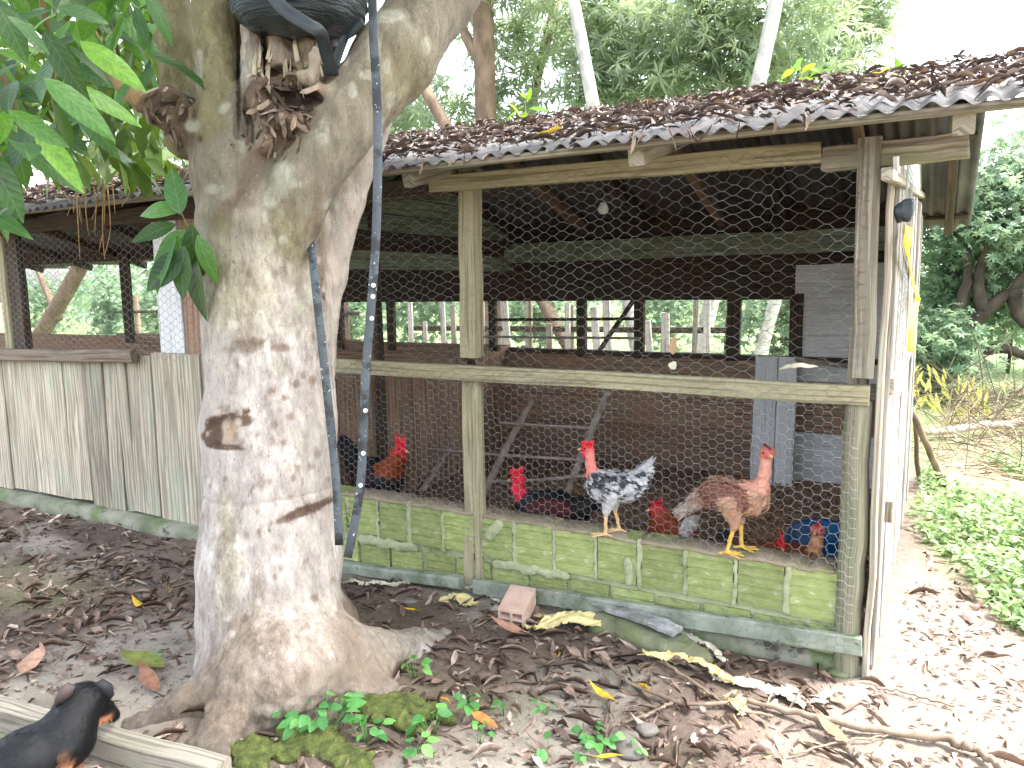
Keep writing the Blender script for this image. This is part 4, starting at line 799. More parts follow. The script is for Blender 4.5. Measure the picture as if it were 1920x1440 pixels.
# ================================================================ right-hand side
M_CIT = leafm('small_leaf', [(0, S(84, 116, 88)), (.5, S(114, 146, 114)), (.85, S(146, 174, 140)), (1, S(172, 194, 156))], .36, .4, tcol=(.4, .5, .3), spec=.5)  # pale, less green leaf tones with haze put into the colour
YB = 11.0
def b2(x, y, Y=YB): return at(x, y, 1, Y)
ct = empty('spreading_tree', tuple(b2(1755, 735)*[1, 1, 0]), 'low dark limbed spreading tree with small leaves right of the coop', 'tree')
lp_ = [[b2(1735, 742), b2(1765, 700), b2(1790, 640), b2(1840, 590), b2(1900, 540), b2(1960, 480)], [b2(1788, 645), b2(1795, 590), b2(1815, 520), b2(1812, 470)], [b2(1765, 705), b2(1810, 672), b2(1860, 655), b2(1905, 660), b2(1960, 690)], [b2(1845, 585), b2(1835, 530), b2(1850, 450)], [b2(1900, 545), b2(1915, 600), b2(1960, 620)]]
for i, l in enumerate(lp_): tube('trunk' if i == 0 else 'limb', spline(l, 14), np.linspace(.15 if i == 0 else .09, .04, 14), M_DARKB, ct, 8, jit=.008)
crown('crown', [B(1800, 420, 11.6, .9, .8, .75, 1300), B(1900, 430, 11.4, 1., .8, .9, 1300), B(1780, 560, 11.8, .5, .6, .6, 600), B(1880, 560, 11.8, .9, .6, .45, 700), B(1960, 300, 12, .7, .8, .6, 300), B(1900, 330, 12, .6, .8, .5, 280), B(1765, 640, 11.8, .35, .5, .4, 140), B(2050, 480, 11.5, 1, .8, 1.2, 300)], W3, M_CIT, ct, (.7, 1.15))
# undergrowth far off
def shrub(x, Y, h, r, label, mat=M_CIT, n=260, wh=W3):
    p = at(x, 600, 1, Y); t = empty('shrub', (p[0], Y, 0), label, 'shrub'); tube('stem', [(p[0], Y, -.05), (p[0]+.05, Y, h*.6)], [.03, .015], M_DARKB, t, 6)
    crown('foliage', [((p[0], Y, h*.6), (r, r*.8, h*.45), n)], wh, mat, t, (.7, 1.2)); return t
for (x, Y, h, r, lab) in ((1010, 12, 1.6, .7, 'green shrub seen through the middle of the back opening'), (1240, 14, 1.7, .8, 'leafy shrub seen through the back window behind the leaning white trunk'), (1360, 16, 1.9, .9, 'light green shrub seen through the back window left of its post'), (1475, 10, 1.5, .5, 'dark green shrub at the right end of the back window'),
                          (790, 11, 1.9, .8, 'palm green shrub seen behind the left netting'), (655, 12, 1.7, .7, 'shrub seen between the trunk and the strap'), (205, 10.5, 1.8, .35, 'yellow green shrub in the left window'), (85, 12, 1.9, .9, 'dark shrub at the far left window'), (290, 13, 1.7, .6, 'small shrub at the right edge of the left window'), (1800, 15, 2.2, 1.4, 'bushy shrub behind the spreading tree'), (1895, 14, 1.8, 1.2, 'bushy shrub at the right edge behind the spreading tree'), (1770, 10.4, 1.0, .45, 'low shrub at the foot of the spreading tree')): shrub(x, Y, h, r, lab, n=int(300+500*r))
n = 6000; th = rng.uniform(-.35, 2.6, n); d = rng.uniform(26, 46, n); T = np.stack([d*np.cos(th), d*np.sin(th), rng.uniform(.2, 1, n)**.8*rng.uniform(1., 4.2, n)], 1)
V, F = scatter(W3[0], W3[1], rots(rng.uniform(0, 6.28, n), rng.normal(0, .6, n), rng.normal(0, .6, n)), T, rng.uniform(3, 5.5, n))
tag(link('far_woods', mesh('far_woods', V, F, M_CIT, rnd=np.repeat(rng.random(n), len(W3[0])))), 'distant belt of woodland behind the yard', 'woods', kind='stuff')

# weeds on the sunny side
M_WEED = leafm('weed_leaf', [(0, S(88, 118, 76)), (.5, S(122, 154, 100)), (.9, S(156, 184, 126)), (1, S(186, 206, 120))], .5, .3, tcol=(.4, .55, .2))
v_, f_ = leaf(.055, .034, .2, .25, 2)
n = 17000; X = rng.uniform(-.1, 2.2, n); Y = 3.4+3.9*rng.random(n)**1.2; P = np.stack([X, Y, 0*X], 1)
ok = (vnoise(P, 1.4, 5)+.5*vnoise(P, 4, 6) > -.6) & (Y > np.maximum(3.55, 4.85-2.3*(X+.1))+.25*vnoise(P, 2, 8)) & ~((Y > 6.5) & (vnoise(P, 1.1, 9) > -.2)); P = P[ok]; n = len(P)
P[:, 2] = gh(P[:, 0], P[:, 1])+rng.uniform(.0, .11, n)*(.6+.6*vnoise(P, 2.1, 3))
V, F = scatter(v_, f_, rots(rng.uniform(0, 6.28, n), rng.normal(.1, .5, n), rng.normal(0, .3, n)), P, rng.uniform(.55, 1.3, n))
tag(link('weed_patch', mesh('weed_patch', V, F, M_WEED, rnd=np.repeat(rng.random(n), len(v_)))), 'sunlit patch of low bright green weeds right of the coop', 'weeds', kind='stuff')
n = 16000; X = rng.uniform(-6, 9, n); Y = rng.uniform(7, 24, n); P = np.stack([X, Y, gh(X, Y)], 1); gl, gf = leaf(.16, .012, .1, .4, 2)
V, F = scatter(gl, gf, rots(rng.uniform(0, 6.28, n), rng.uniform(.6, 1.4, n)), P, rng.uniform(.6, 1.6, n))
tag(link('rough_grass', mesh('rough_grass', V, F, M_WEED, rnd=np.repeat(rng.random(n)*.9, len(gl)))), 'rough grass beyond the coop', 'grass', kind='stuff')
# dry brush heap under the spreading tree
M_DRY = leafm('dry_stem', [(0, S(84, 74, 60)), (.5, S(120, 108, 90)), (1, S(156, 142, 120))], .9, 0)
tw_v, tw_f, _ = sweep([(0, 0, 0), (0, .35, .03), (.03, .7, .02)], circ(.0045, 3), cap=False); tw_f = np.array(tw_f)
n = 1500; X = rng.uniform(.0, 2.2, n); Y = rng.uniform(6.6, 10.4, n); P = np.stack([X, Y, rng.uniform(.0, 1., n)*(.04+.36*np.exp(-((Y-9.4)/.8)**2))], 1)
V, F = scatter(tw_v, tw_f, rots(rng.uniform(0, 6.28, n), rng.normal(0, .5, n)), P, rng.uniform(.4, 1.1, n))
tag(link('brush_heap', mesh('brush_heap', V, F, M_DRY, rnd=np.repeat(rng.random(n), len(tw_v)))), 'heap of dry grey twigs under the spreading tree', 'brush heap', kind='stuff')
M_FERN = leafm('yellow_leaf', [(0, S(176, 180, 90)), (1, S(206, 204, 120))], .6, .3, use='obj', tcol=(.6, .6, .2))
v_, f_ = leaf(.2, .03, .2, .5, 4); fm = mesh('leaflet', v_, f_, M_FERN, True)
for (x, y, lab) in ((1825, 712, 'pale yellow drooping frond on the brush heap'), (1728, 690, 'pale yellow frond beside the coop wall end')):
    p = at(x, y, 1, 9.2); t = empty('yellow_frond', tuple(p), lab, 'frond')
    tube('stalk', spline([p-[0, 0, p[2]-.1], p-[.05, 0, .1], p], 6), np.linspace(.012, .006, 6), M_VINE, t, 5)
    for k in range(26): putleaf(p+[rng.normal(0, .1), rng.normal(0, .08), rng.uniform(-.3, .06)], (rng.normal(0, .5), rng.normal(0, .3), -1), (rng.normal(0, .5), -1, .4), rng.uniform(.7, 1.3), 0, t, 'leaflet', [fm])
M_POLE = pm('bleached_pole', [(.3, S(150, 138, 120)), (.7, S(196, 186, 168))], 10, 5, .85, .3, stretch=(.3, 1, 1))
A, B_ = gpt(1735, 826), gpt(2060, 800); A[2] += .07; B_[2] += .10
tag(tube('fallen_pole', spline([A, (A+B_)/2+[0, 0, .02], B_], 10), np.linspace(.03, .045, 10), M_POLE, None, 9, jit=.004), 'bleached wooden pole lying across the weeds at right', 'pole')
for (a_, b_, r_, lab) in (((1770, 912, 0), (1708, 770, .5), .026, 'thick stick leaning on the outer side wall'), ((1724, 905, 0), (1712, 765, .55), .018, 'thin stick leaning on the side wall beside the thick one')):
    A = at(a_[0], a_[1], 2, 0.); B_ = PT(b_[0], b_[1], (A-EYE) @ CF-.15); tag(tube('leaning_stick', spline([A, (A+B_)/2+[0, 0, .02], B_], 9), np.linspace(r_, r_*.8, 9), M_BROWNB, None, 8, jit=.004), lab, 'stick', 'sticks leaning on the side wall')

# ================================================================ old picket fence and clutter behind the coop
M_PICK = wood('picket_wood', S(130, 126, 116), S(186, 182, 172), S(210, 206, 198), S(140, 140, 120), .62)
pf = empty('picket_fence', (-3.6, 7.6, 0), 'old pale picket fence behind the coop seen through the netting', 'fence')
for i, X in enumerate(np.arange(-5.6, -1.9, .2)):
    X = X+rng.normal(0, .04); h_ = rng.uniform(1.05, 1.5); board('picket', (X, 7.6, -.05), (X+rng.normal(0, .05), 7.6+rng.normal(0, .03), h_), rng.uniform(.05, .09), .025, M_PICK if rng.random() < .6 else W_GREY, pf, up=(0, 1, 0), seg=3)
for z in (.45, 1.0): board('rail', (-5.7, 7.64, z), (-1.8, 7.64, z+.02), .04, .06, W_DARK, pf)
lfc = empty('pole_fence', (-9.5, 8.8, 0), 'rough pole fence behind the left window', 'fence')
for X in (-12.5, -11.2, -9.9, -8.8, -7.7): tube('post', [(X, 8.8, -.1), (X+.03, 8.8, .7), (X+.02, 8.8, 1.45)], [.05, .05, .045], M_BROWNB, lfc, 7)
for z in (.75, 1.15): tube('rail', spline([(-13, 8.75, z), (-10, 8.76, z+.03), (-7.4, 8.75, z-.02)], 8), [.03]*8, M_DARKB, lfc, 6)

# ================================================================ fallen leaves
BROWN = [(0, S(70, 58, 52)), (.35, S(104, 86, 76)), (.65, S(132, 111, 99)), (.85, S(154, 134, 120)), (.95, S(180, 162, 150)), (.985, S(200, 186, 174)), (1, S(172, 138, 84))]
M_DRYO = leafm('dry_leaf', BROWN, .62, .08, use='obj', tcol=(.3, .15, .06)); M_DRYA = leafm('dry_leaf_mass', BROWN, .62, .08, tcol=(.3, .15, .06))
dl = []
for (L, W, f_, d_, wv, cu) in ((.15, .028, .6, .05, .1, .6), (.17, .03, .3, -.14, .14, .4), (.13, .026, 1.0, .1, .08, 1.), (.16, .036, -.4, -.2, .14, 0), (.18, .022, 1.3, .06, .12, 1.3), (.12, .042, .4, -.3, .2, .2), (.07, .04, .2, -.2, .3, 0), (.2, .016, 1.2, .05, .15, 1.2)):
    v_, f2 = leaf(L, W, f_, d_, 5, .9, wv, cu); v_ = v_-[0, L/2, 0]; v_[:, 2] -= v_[:, 2].min(); v_[:, 0] += rng.uniform(.006, .016)*np.sin(v_[:, 1]*18+rng.uniform(0, 3)); v_[:, 2] += .006*np.sin(v_[:, 1]*40+rng.uniform(0, 6)); v_[:, 2] -= v_[:, 2].min(); dl.append((v_, f2))
dlm = [mesh('dry_leaf', a_, b_, M_DRYO, True) for a_, b_ in dl]
def ground_ok(X, Y):
    P = np.stack([X, Y, 0*X], 1); d = vnoise(P, 1.5, 81)+.5*vnoise(P, 4, 82)
    pr_ = .22+.78*smooth(-.25, .35, d)
    pr_ *= 1-.85*smooth(-.5, -.1, X)*smooth(2.2, 2.6, Y)*smooth(4.2, 3.6, Y)*smooth(1.2, .6, X)
    pr_ *= np.where((X < -3) & (Y > 2.7), .5, 1.)
    pr_ = np.where((X > -1.9) & (X < .9) & (Y > 1.3) & (Y < 2.25), pr_*1.35, pr_)
    tr_ = np.hypot(X+2.3, Y-2.12); ok = (rng.random(len(X)) < pr_) & (tr_ > .36)
    return ok & ((Y < Y0-.03) | (X > -.1))
n = 12000; X = rng.uniform(-6.6, 1.9, n); Y = rng.uniform(1.0, 5.2, n); k_ = ground_ok(X, Y) & ((Y < 3.6) | ((X > -.05) & (rng.random(n) < .5))); X, Y = X[k_], Y[k_]
P = np.stack([X, Y, gh(X, Y)+rng.uniform(-.007, .008, len(X))], 1); Q = P-EYE; dep = Q @ CF; px = 960+FPX*(Q @ CR)/dep; py = 720-FPX*(Q @ CU)/dep
vis = (px > -30) & (px < 1950) & (py < 1460) & (dep > .5); order = np.argsort(np.where(vis, dep, 99)); big, rest = order[:290], order[290:]
for i in big:
    o = bpy.data.objects.new('dry_leaf', dlm[int(rng.integers(0, 8))]); COL.objects.link(o); o.location = P[i]+[0, 0, .002]; s_ = rng.uniform(.35, .95); o.scale = (s_*rng.uniform(.5, .95), s_*rng.uniform(.7, 1.15), s_)
    o.rotation_euler = (rng.normal(0, .1), rng.normal(0, .2), rng.normal(1.2, .9)); 
    zone = ('left of the big trunk' if px[i] < 400 else 'at the mossy foot of the big trunk' if px[i] < 800 else 'in the middle foreground litter' if px[i] < 1300 else 'beside the long branch at lower right')
    tag(o, 'curled brown fallen leaf '+zone, 'leaf', 'brown leaves '+zone)
DARKB = [(0, S(50, 42, 39)), (.35, S(82, 68, 62)), (.62, S(112, 94, 86)), (.82, S(144, 126, 116)), (.95, S(186, 172, 164)), (1, S(160, 126, 80))]
M_DRYR = leafm('roof_leaf', DARKB, .6, .05, tcol=(.2, .12, .08))
def mass(name, P, sc, rx, ry, rz, label, cat, mat=None):
    Vs, Fs, Rn, o = [], [], [], 0; kk = rng.integers(0, 8, len(P))
    for j in range(8):
        s_ = kk == j; m_ = s_.sum(); V, F = scatter(dl[j][0], dl[j][1], rots(rz[s_], rx[s_], ry[s_]), P[s_], sc[s_]); Vs.append(V); Fs.append(F+o); o += len(V); Rn.append(np.repeat(rng.random(m_), len(dl[j][0])))
    return tag(link(name, mesh(name, np.vstack(Vs), np.vstack(Fs), mat or M_DRYA, True, rnd=np.concatenate(Rn))), label, cat, kind='stuff')
m_ = len(rest); mass('leaf_litter', P[rest], rng.uniform(.35, .9, m_), rng.normal(0, .16, m_), rng.normal(0, .3, m_), rng.normal(1.2, 1., m_), 'scattered brown leaf litter over the yard', 'leaf litter')
# crumbs and small twigs
n = 12000; X = rng.uniform(-6, 1.6, n); Y = rng.uniform(1.0, 4.2, n); k_ = ((Y < 3.0) | (X > -.1)); X, Y = X[k_], Y[k_]; n = len(X)
cv, cf = leaf(.03, .012, .6, .1, 2); V, F = scatter(cv, cf, rots(rng.uniform(0, 6.28, n), rng.normal(0, .3, n), rng.normal(0, .4, n)), np.stack([X, Y, gh(X, Y)+.004], 1), rng.uniform(.4, 1.6, n))
tag(link('leaf_crumbs', mesh('leaf_crumbs', V, F, M_DRYA, rnd=np.repeat(rng.random(n), len(cv)))), 'crumbled leaf bits and grit on the soil', 'leaf crumbs', kind='stuff')
# on the roof
n = 8500; X = rng.uniform(-7.7, .33, n); Y = EY+.02+(RY-EY+.06)*rng.random(n)**.92; Pn = np.stack([X, Y, 0*X], 1); pile = .5+.5*vnoise(Pn, 1.6, 91)
k_ = (rng.random(n) < .35+.65*pile) & ((Y > EY+.13) | (rng.random(n) < .25)); X, Y, pile = X[k_], Y[k_], pile[k_]; n = len(X)
Z = np.array([zroof(y) for y in Y])+.014+rng.random(n)*(.008+.04*pile)*smooth(EY, EY+.3, Y); tilt = math.atan((RZ-EZ)/(RY-EY))
mass('roof_leaf_litter', np.stack([X, Y, Z], 1), rng.uniform(.28, .75, n), rng.normal(0, .22, n)+tilt*.3, rng.normal(0, .3, n), rng.normal(0, 1.6, n), 'thick layer of dead brown leaves on the corrugated roof', 'leaf litter', M_DRYR)
n = 30; X = rng.uniform(-3.2, .25, n); mass('eave_leaves', np.stack([X, np.full(n, EY-.03), np.full(n, EZ-.01)], 1), rng.uniform(.25, .6, n), rng.normal(1.2, .5, n), rng.normal(0, .4, n), rng.normal(0, .5, n), 'dead leaves hanging over the eave', 'leaf litter')
# moss streak on the sheet edge
M_YEL = leafm('yellow_fallen', [(0, S(206, 178, 48)), (.6, S(222, 196, 60)), (1, S(206, 150, 60))], .5, .15, use='obj', tcol=(.7, .5, .05))
ylm = [mesh('yellow_leaf', a_, b_, M_YEL, True) for a_, b_ in dl[:4]]
def yleaf(x, y, L, rz, k, lab, on=None):
    p = gpt(x, y) if on is None else on; p = np.array([p[0], p[1], gz(p[0], p[1])+.018]) if on is None else np.array(on)
    o = bpy.data.objects.new('yellow_leaf', ylm[k]); COL.objects.link(o); o.location = p; o.scale = (L/.15,)*3; o.rotation_euler = (rng.normal(0, .1), rng.normal(0, .2), rz); tag(o, lab, 'leaf')
yleaf(1127, 1310, .13, 1.2, 3, 'large yellow leaf beside a brown stub in the foreground litter'); yleaf(1204, 1304, .10, 1.0, 0, 'yellow leaf half under a thin twig'); yleaf(770, 1157, .09, 1.9, 1, 'small yellow leaf on bare soil right of the trunk')
yleaf(1046, 1238, .06, .4, 2, 'tiny yellow leaf on the bare patch below the hollow brick'); yleaf(832, 1330, .07, 1.4, 0, 'small yellow leaf right of the moss mound'); yleaf(183, 1182, .06, 2.2, 1, 'yellow leaf on the soil left of the trunk'); yleaf(372, 1122, .08, .6, 0, 'yellow leaf touching the left edge of the trunk')
yleaf(1140, 1428, .10, 2.0, 1, 'yellow leaf at the bottom edge of the picture'); yleaf(1235, 1192, .12, 1.6, 3, 'yellow leaf under the base board'); yleaf(798, 1093, .07, .8, 2, 'orange yellow curled leaf below the left base board'); yleaf(258, 1142, .14, 1.3, 3, 'broad yellow brown leaf in the litter left of the trunk')
p = at(1040, 263, 1, EY+.2); yleaf(0, 0, .13, 1.4, 0, 'yellow leaf on the roof edge above the middle beam', (p[0], EY+.15, zroof(EY+.15)+.05)); p = at(1650, 150, 1, 3.9); yleaf(0, 0, .09, .8, 1, 'orange leaf near the ridge on the right of the roof', (p[0], 3.9, zroof(3.9)+.06))
# broad leaves lying about
def broad(x, y, L, W, rz, cols, lab, name='broad_leaf', curl=.15):
    v_, f2 = leaf(L, W, .1, -curl, 8, .8, .05); v_ = v_-[0, L/2, 0]; v_[:, 2] -= v_[:, 2].min(); p = gpt(x, y)
    o = link(name, mesh(name, v_, f2, leafm(name+'_mat', cols, .6, .1, use='obj', tcol=cols[0][1]), True)); o.location = (p[0], p[1], gz(p[0], p[1])+.03); o.rotation_euler = (.05, .08, rz); return tag(o, lab, 'leaf')
broad(268, 1262, .22, .11, 1.75, [(0, S(126, 134, 70)), (1, S(140, 146, 80))], 'broad yellowish green leaf lying left of the trunk base'); broad(62, 1252, .16, .08, .5, [(0, S(176, 138, 118)), (1, S(184, 146, 124))], 'pale pinkish brown leaf propped near the dog'); broad(280, 1300, .2, .06, 1.2, [(0, S(150, 108, 88)), (1, S(158, 116, 96))], 'long reddish brown leaf between the dog and the trunk'); broad(903, 1367, .15, .045, 1.4, [(0, S(176, 116, 62)), (1, S(184, 124, 70))], 'orange brown leaf in front of the moss mound'); broad(955, 1200, .2, .07, 1.8, [(0, S(182, 140, 120)), (1, S(190, 148, 126))], 'pinkish dry leaf just below the hollow brick', curl=.3); broad(1558, 1382, .14, .05, .9, [(0, S(158, 112, 78)), (1, S(166, 120, 86))], 'brown leaf resting on the long branch')
# ================================================================ yellow palm sheaths by the wall
M_SHE = pm('dry_sheath', [(.3, S(186, 170, 116)), (.6, S(214, 200, 146)), (.8, S(226, 216, 178))], 9, 6, .8, .4, .006, 60, stretch=(1, 1, 1), layers=[(S(150, 128, 86), 12, .62, .7)]); M_SHW = pm('bleached_sheath', [(.3, S(176, 168, 146)), (.7, S(214, 208, 190))], 9, 6, .85, .4, .006, 60, layers=[(S(140, 126, 100), 10, .6, .7)])
def sheath(pts, w_, mat, lab, lift=.03, name='palm_sheath', twist=.5):
    W_ = [np.array([*gpt(x, y)[:2], 0]) for x, y in pts]; nl, nc = 26, 11; P_ = spline(W_, nl); V = []; ph = rng.uniform(0, 6, 4); eL = 1+.35*vnoise(np.stack([np.arange(nl)*.45, np.full(nl, ph[0]), np.zeros(nl)], 1)); eR = 1+.35*vnoise(np.stack([np.arange(nl)*.45, np.full(nl, ph[1]+9), np.zeros(nl)], 1))
    for i in range(nl):
        t_ = i/(nl-1); d = P_[min(i+1, nl-1)]-P_[max(i-1, 0)]; d /= np.linalg.norm(d)+1e-9; s_ = np.array([-d[1], d[0], 0]); ww = w_*(.35+.65*math.sin(math.pi*(.1+.82*t_)))
        for j in range(nc):
            u = j/(nc-1)-.5; u = u*(eL[i] if u < 0 else eR[i]); p_ = P_[i]+s_*u*ww
            z_ = lift*(.25+.5*abs(math.sin(3.5*t_+ph[2])))+.10*ww*abs(u)*2*math.sin(6*t_+ph[3]+(2 if u > 0 else 0))+.003*math.sin(u*40+ph[1]); V.append((p_[0], p_[1], gz(p_[0], p_[1])+.010+max(0, z_)))
    V = np.array(V); V += .010*np.stack([vnoise(V, 26, 1), vnoise(V, 26, 2), .9*vnoise(V, 34, 3)], 1)+.004*np.stack([vnoise(V, 70, 4), vnoise(V, 70, 5), vnoise(V, 70, 6)], 1); V[:nc] += rng.normal(0, .014, (nc, 3))*[1, 1, 0]; V[-nc:] += rng.normal(0, .016, (nc, 3))*[1, 1, 0]
    F = [(i*nc+j, i*nc+j+1, (i+1)*nc+j+1, (i+1)*nc+j) for i in range(nl-1) for j in range(nc-1) if not (j in (0, nc-2) and rng.random() < .22)]; o = len(V); V2 = V-[0, 0, .0025]; F2 = [tuple(o+k for k in f[::-1]) for f in F]
    return tag(link(name, mesh(name, np.vstack([V, V2]), F+F2, mat, False)), lab, 'palm sheath', 'dry palm sheaths along the wall foot')
sheath([(1000, 1195), (1060, 1180), (1150, 1185)], .10, M_SHE, 'crumpled straw yellow sheath right of the hollow brick', .06); sheath([(1010, 1170), (1080, 1165), (1130, 1172)], .08, M_SHE, 'frayed yellow sheath behind the crumpled straw one', .03)
sheath([(1212, 1238), (1290, 1246), (1375, 1290)], .075, M_SHE, 'long curled pale yellow sheath under the base board', .03); sheath([(1275, 1198), (1320, 1218), (1358, 1252)], .05, M_SHW, 'pale twisted sheath strip falling from the base board', .05); sheath([(1340, 1275), (1420, 1292), (1505, 1322)], .055, M_SHW, 'whitish sheath lying along the twig pile', .02); sheath([(1470, 1300), (1520, 1318), (1560, 1300)], .06, M_SHW, 'small torn pale sheath near the corner post', .02)
sheath([(868, 1108), (905, 1118), (942, 1136)], .045, M_SHW, 'white sheath sliver leaning behind the hollow brick', .03); sheath([(825, 1140), (858, 1130), (885, 1148)], .08, M_SHE, 'crumpled beige sheath left of the hollow brick', .03); sheath([(740, 1112), (762, 1098), (775, 1092)], .05, M_SHW, 'small cream sheath piece below the left base board', .03); sheath([(655, 1092), (690, 1096), (735, 1100)], .05, M_SHW, 'flat cream sheath strip right of the trunk', .01); sheath([(1365, 1318), (1385, 1330), (1395, 1345)], .05, M_SHE, 'short yellow sheath scrap over the branch', .03)
# rotten board on a mossy hump
A, B_ = gpt(1120, 1170), gpt(1312, 1236); M_HUMP = pm('mossy_earth', [(.3, S(86, 88, 66)), (.7, S(132, 134, 108))], 8, 7, .95, .7, .015, 50, layers=[(S(96, 112, 62), 5, .5, .64)])
V, F, _ = organic([cone(A+(B_-A)*.1+[0, 0, .0], B_+[0, 0, -.01], .075, .06)]+[ell(A+(B_-A)*t_+rng.normal(0, .015, 3), (.06, .06, .045)) for t_ in np.linspace(.1, .95, 8)], .012, .03); V += .006*vnoise(V, 30, 3)[:, None]
tag(link('earth_hump', mesh('earth_hump', V, F, M_HUMP, True)), 'mossy hump of earth at the foot of the wall', 'hump')
P_ = spline([A+[0, .0, .10], A+(B_-A)*.5+[0, 0, .098], A+(B_-A)*.8+[.0, 0, .085]], 14); V, F, U = sweep(P_, rect(.085, .022, .004), scl=1+rng.normal(0, .06, 14)); V += .003*np.stack([vnoise(V, 35, 1), 2*vnoise(V, 45, 2), .6*vnoise(V, 25, 4)], 1)
tag(link('rotten_board', mesh('rotten_board', V, F, pm('rotten_wood', [(.3, S(84, 86, 86)), (.5, S(140, 143, 143)), (.75, S(178, 180, 180))], 14, 9, .95, .8, .008, 60, layers=[(S(92, 100, 80), 8, .56, .68)]), uv=U)), 'rotten grey board lying on the mossy hump', 'board')
# ================================================================ sticks
M_STICK = pm('dry_branch', [(.3, S(96, 82, 70)), (.7, S(150, 132, 114))], 16, 6, .85, .4, .004, 60)
for (pts, r0, r1, lab) in (([(1125, 1238), (1170, 1285), (1240, 1318), (1310, 1332), (1390, 1322)], .006, .008, 'thin curved twig across the litter below the rotten board'), ([(1370, 1318), (1480, 1342), (1600, 1372), (1760, 1398), (1800, 1410)], .010, .016, 'long branch lying in the lower right litter'), ([(1795, 1408), (1840, 1425), (1900, 1470)], .016, .011, 'forked end piece of the branch at lower right'), ([(1165, 1362), (1215, 1345), (1262, 1325)], .006, .006, 'short grey twig crossing the thin curved one'), ([(1240, 1250), (1300, 1290), (1370, 1330), (1450, 1350)], .007, .005, 'brown stalk running under the yellow sheaths'),
                            ([(1480, 1420), (1560, 1400), (1640, 1392), (1690, 1380)], .004, .004, 'thin bent twig below the long branch'), ([(1500, 1310), (1530, 1340), (1560, 1375)], .005, .004, 'forked twig in front of the corner post'), ([(55, 1185), (100, 1165), (130, 1125)], .004, .003, 'thin bent twig on the soil at left'), ([(60, 1190), (140, 1196), (220, 1195)], .004, .003, 'thin straight twig on the soil at left'), ([(680, 1120), (700, 1112), (712, 1100)], .004, .004, 'tiny bleached twig right of the trunk'), ([(1640, 1290), (1700, 1305), (1790, 1330)], .004, .004, 'pale straw stalk on the sunny dirt')):
    P_ = spline([np.array([*gpt(x, y)[:2], gz(*gpt(x, y)[:2])+max(r0, r1)+.012]) for x, y in pts], 22); tag(tube('twig', P_, np.linspace(r0, r1, 22)*(1+rng.normal(0, .13, 22)), M_STICK, None, 7, jit=.0035), lab, 'twig', 'twigs lying in the leaf litter')
# ================================================================ squared beam by the dog
A, B_ = gpt(-120, 1326), gpt(420, 1478); bo = board('timber_beam', A+[0, 0, .045], B_+[0, 0, .04], .075, .09, wood('beam_wood', S(104, 98, 88), S(150, 143, 130), S(174, 168, 156), S(126, 130, 108), .62), None, seg=10, jit=.0015, ch=.006)
tag(bo, 'squared grey timber lying on the ground under the dog', 'beam')
# ================================================================ hollow clay brick
hb = gpt(952, 1180); M_CLAY = pm('pink_clay', [(.3, S(176, 144, 128)), (.7, S(206, 180, 166))], 10, 6, .92, .4, .004, 80, layers=[(S(150, 130, 120), 8, .6, .7)])
L, Wd, Hh, e = .19, .12, .09, .011; V = []; F = []
def bx_(x0, x1, y0, y1, z0, z1): addbox(V, F, ((x0+x1)/2, (y0+y1)/2, (z0+z1)/2), (x1-x0, y1-y0, z1-z0))
bx_(-Wd/2, Wd/2, -L/2, L/2, 0, e); bx_(-Wd/2, Wd/2, -L/2, L/2, Hh-e, Hh)
for xx in (-Wd/2, -Wd/2+(Wd-e)/2, Wd/2-e): bx_(xx, xx+e, -L/2+.0005, L/2-.0005, e, Hh-e)
bx_(-Wd/2+e, Wd/2-e, -L/2+.001, L/2-.001, Hh/2-e/2, Hh/2+e/2)
o = link('hollow_brick', mesh('hollow_brick', V, F, M_CLAY)); o.location = (hb[0], hb[1]+.09, gz(hb[0], hb[1])+.012); o.rotation_euler = (math.radians(12), math.radians(4), math.radians(12)); tag(o, 'loose pinkish hollow clay brick lying on the soil by the wall', 'brick')
# ================================================================ moss cushions and seedlings
M_MOSS = pm('moss', [(.3, S(58, 66, 34)), (.55, S(90, 98, 50)), (.8, S(124, 128, 76))], 30, 8, .95, .9, .012, 120, layers=[(S(84, 82, 54), 7, .62, .72)])
for (x, y, rx, ry, h, lab) in ((735, 1350, .17, .10, .06, 'yellow green moss cushion on the right root'), (575, 1400, .15, .12, .07, 'mossy cushion at the front foot of the trunk'), (470, 1425, .10, .08, .05, 'dark green mossy cushion beside the front root'), (660, 1430, .11, .06, .03, 'small flat moss patch at the bottom edge')):
    p = gpt(x, y); z0 = gz(p[0], p[1]); V, F, _ = organic([ell(p+[rng.normal(0, rx*.4), rng.normal(0, ry*.4), z0+.005], (rx*rng.uniform(.16, .4), ry*rng.uniform(.2, .45), h*rng.uniform(.25, .65))) for k in range(30)], .007, .008); V += (.008*vnoise(V, 40, 5)+.006*vnoise(V, 90, 6)+.004*vnoise(V, 160, 7))[:, None]*np.array([.5, .5, 1]); tag(link('moss_cushion', mesh('moss_cushion', V, F, M_MOSS, True)), lab, 'moss')
M_SEED = leafm('seedling_leaf', [(0, S(64, 124, 66)), (.6, S(96, 158, 84)), (1, S(130, 184, 96))], .5, .25, use='obj', tcol=(.25, .6, .1))
v_, f2 = leaf(.05, .036, .15, .2, 5, .75); sdm = mesh('leaf', v_, f2, M_SEED, True)
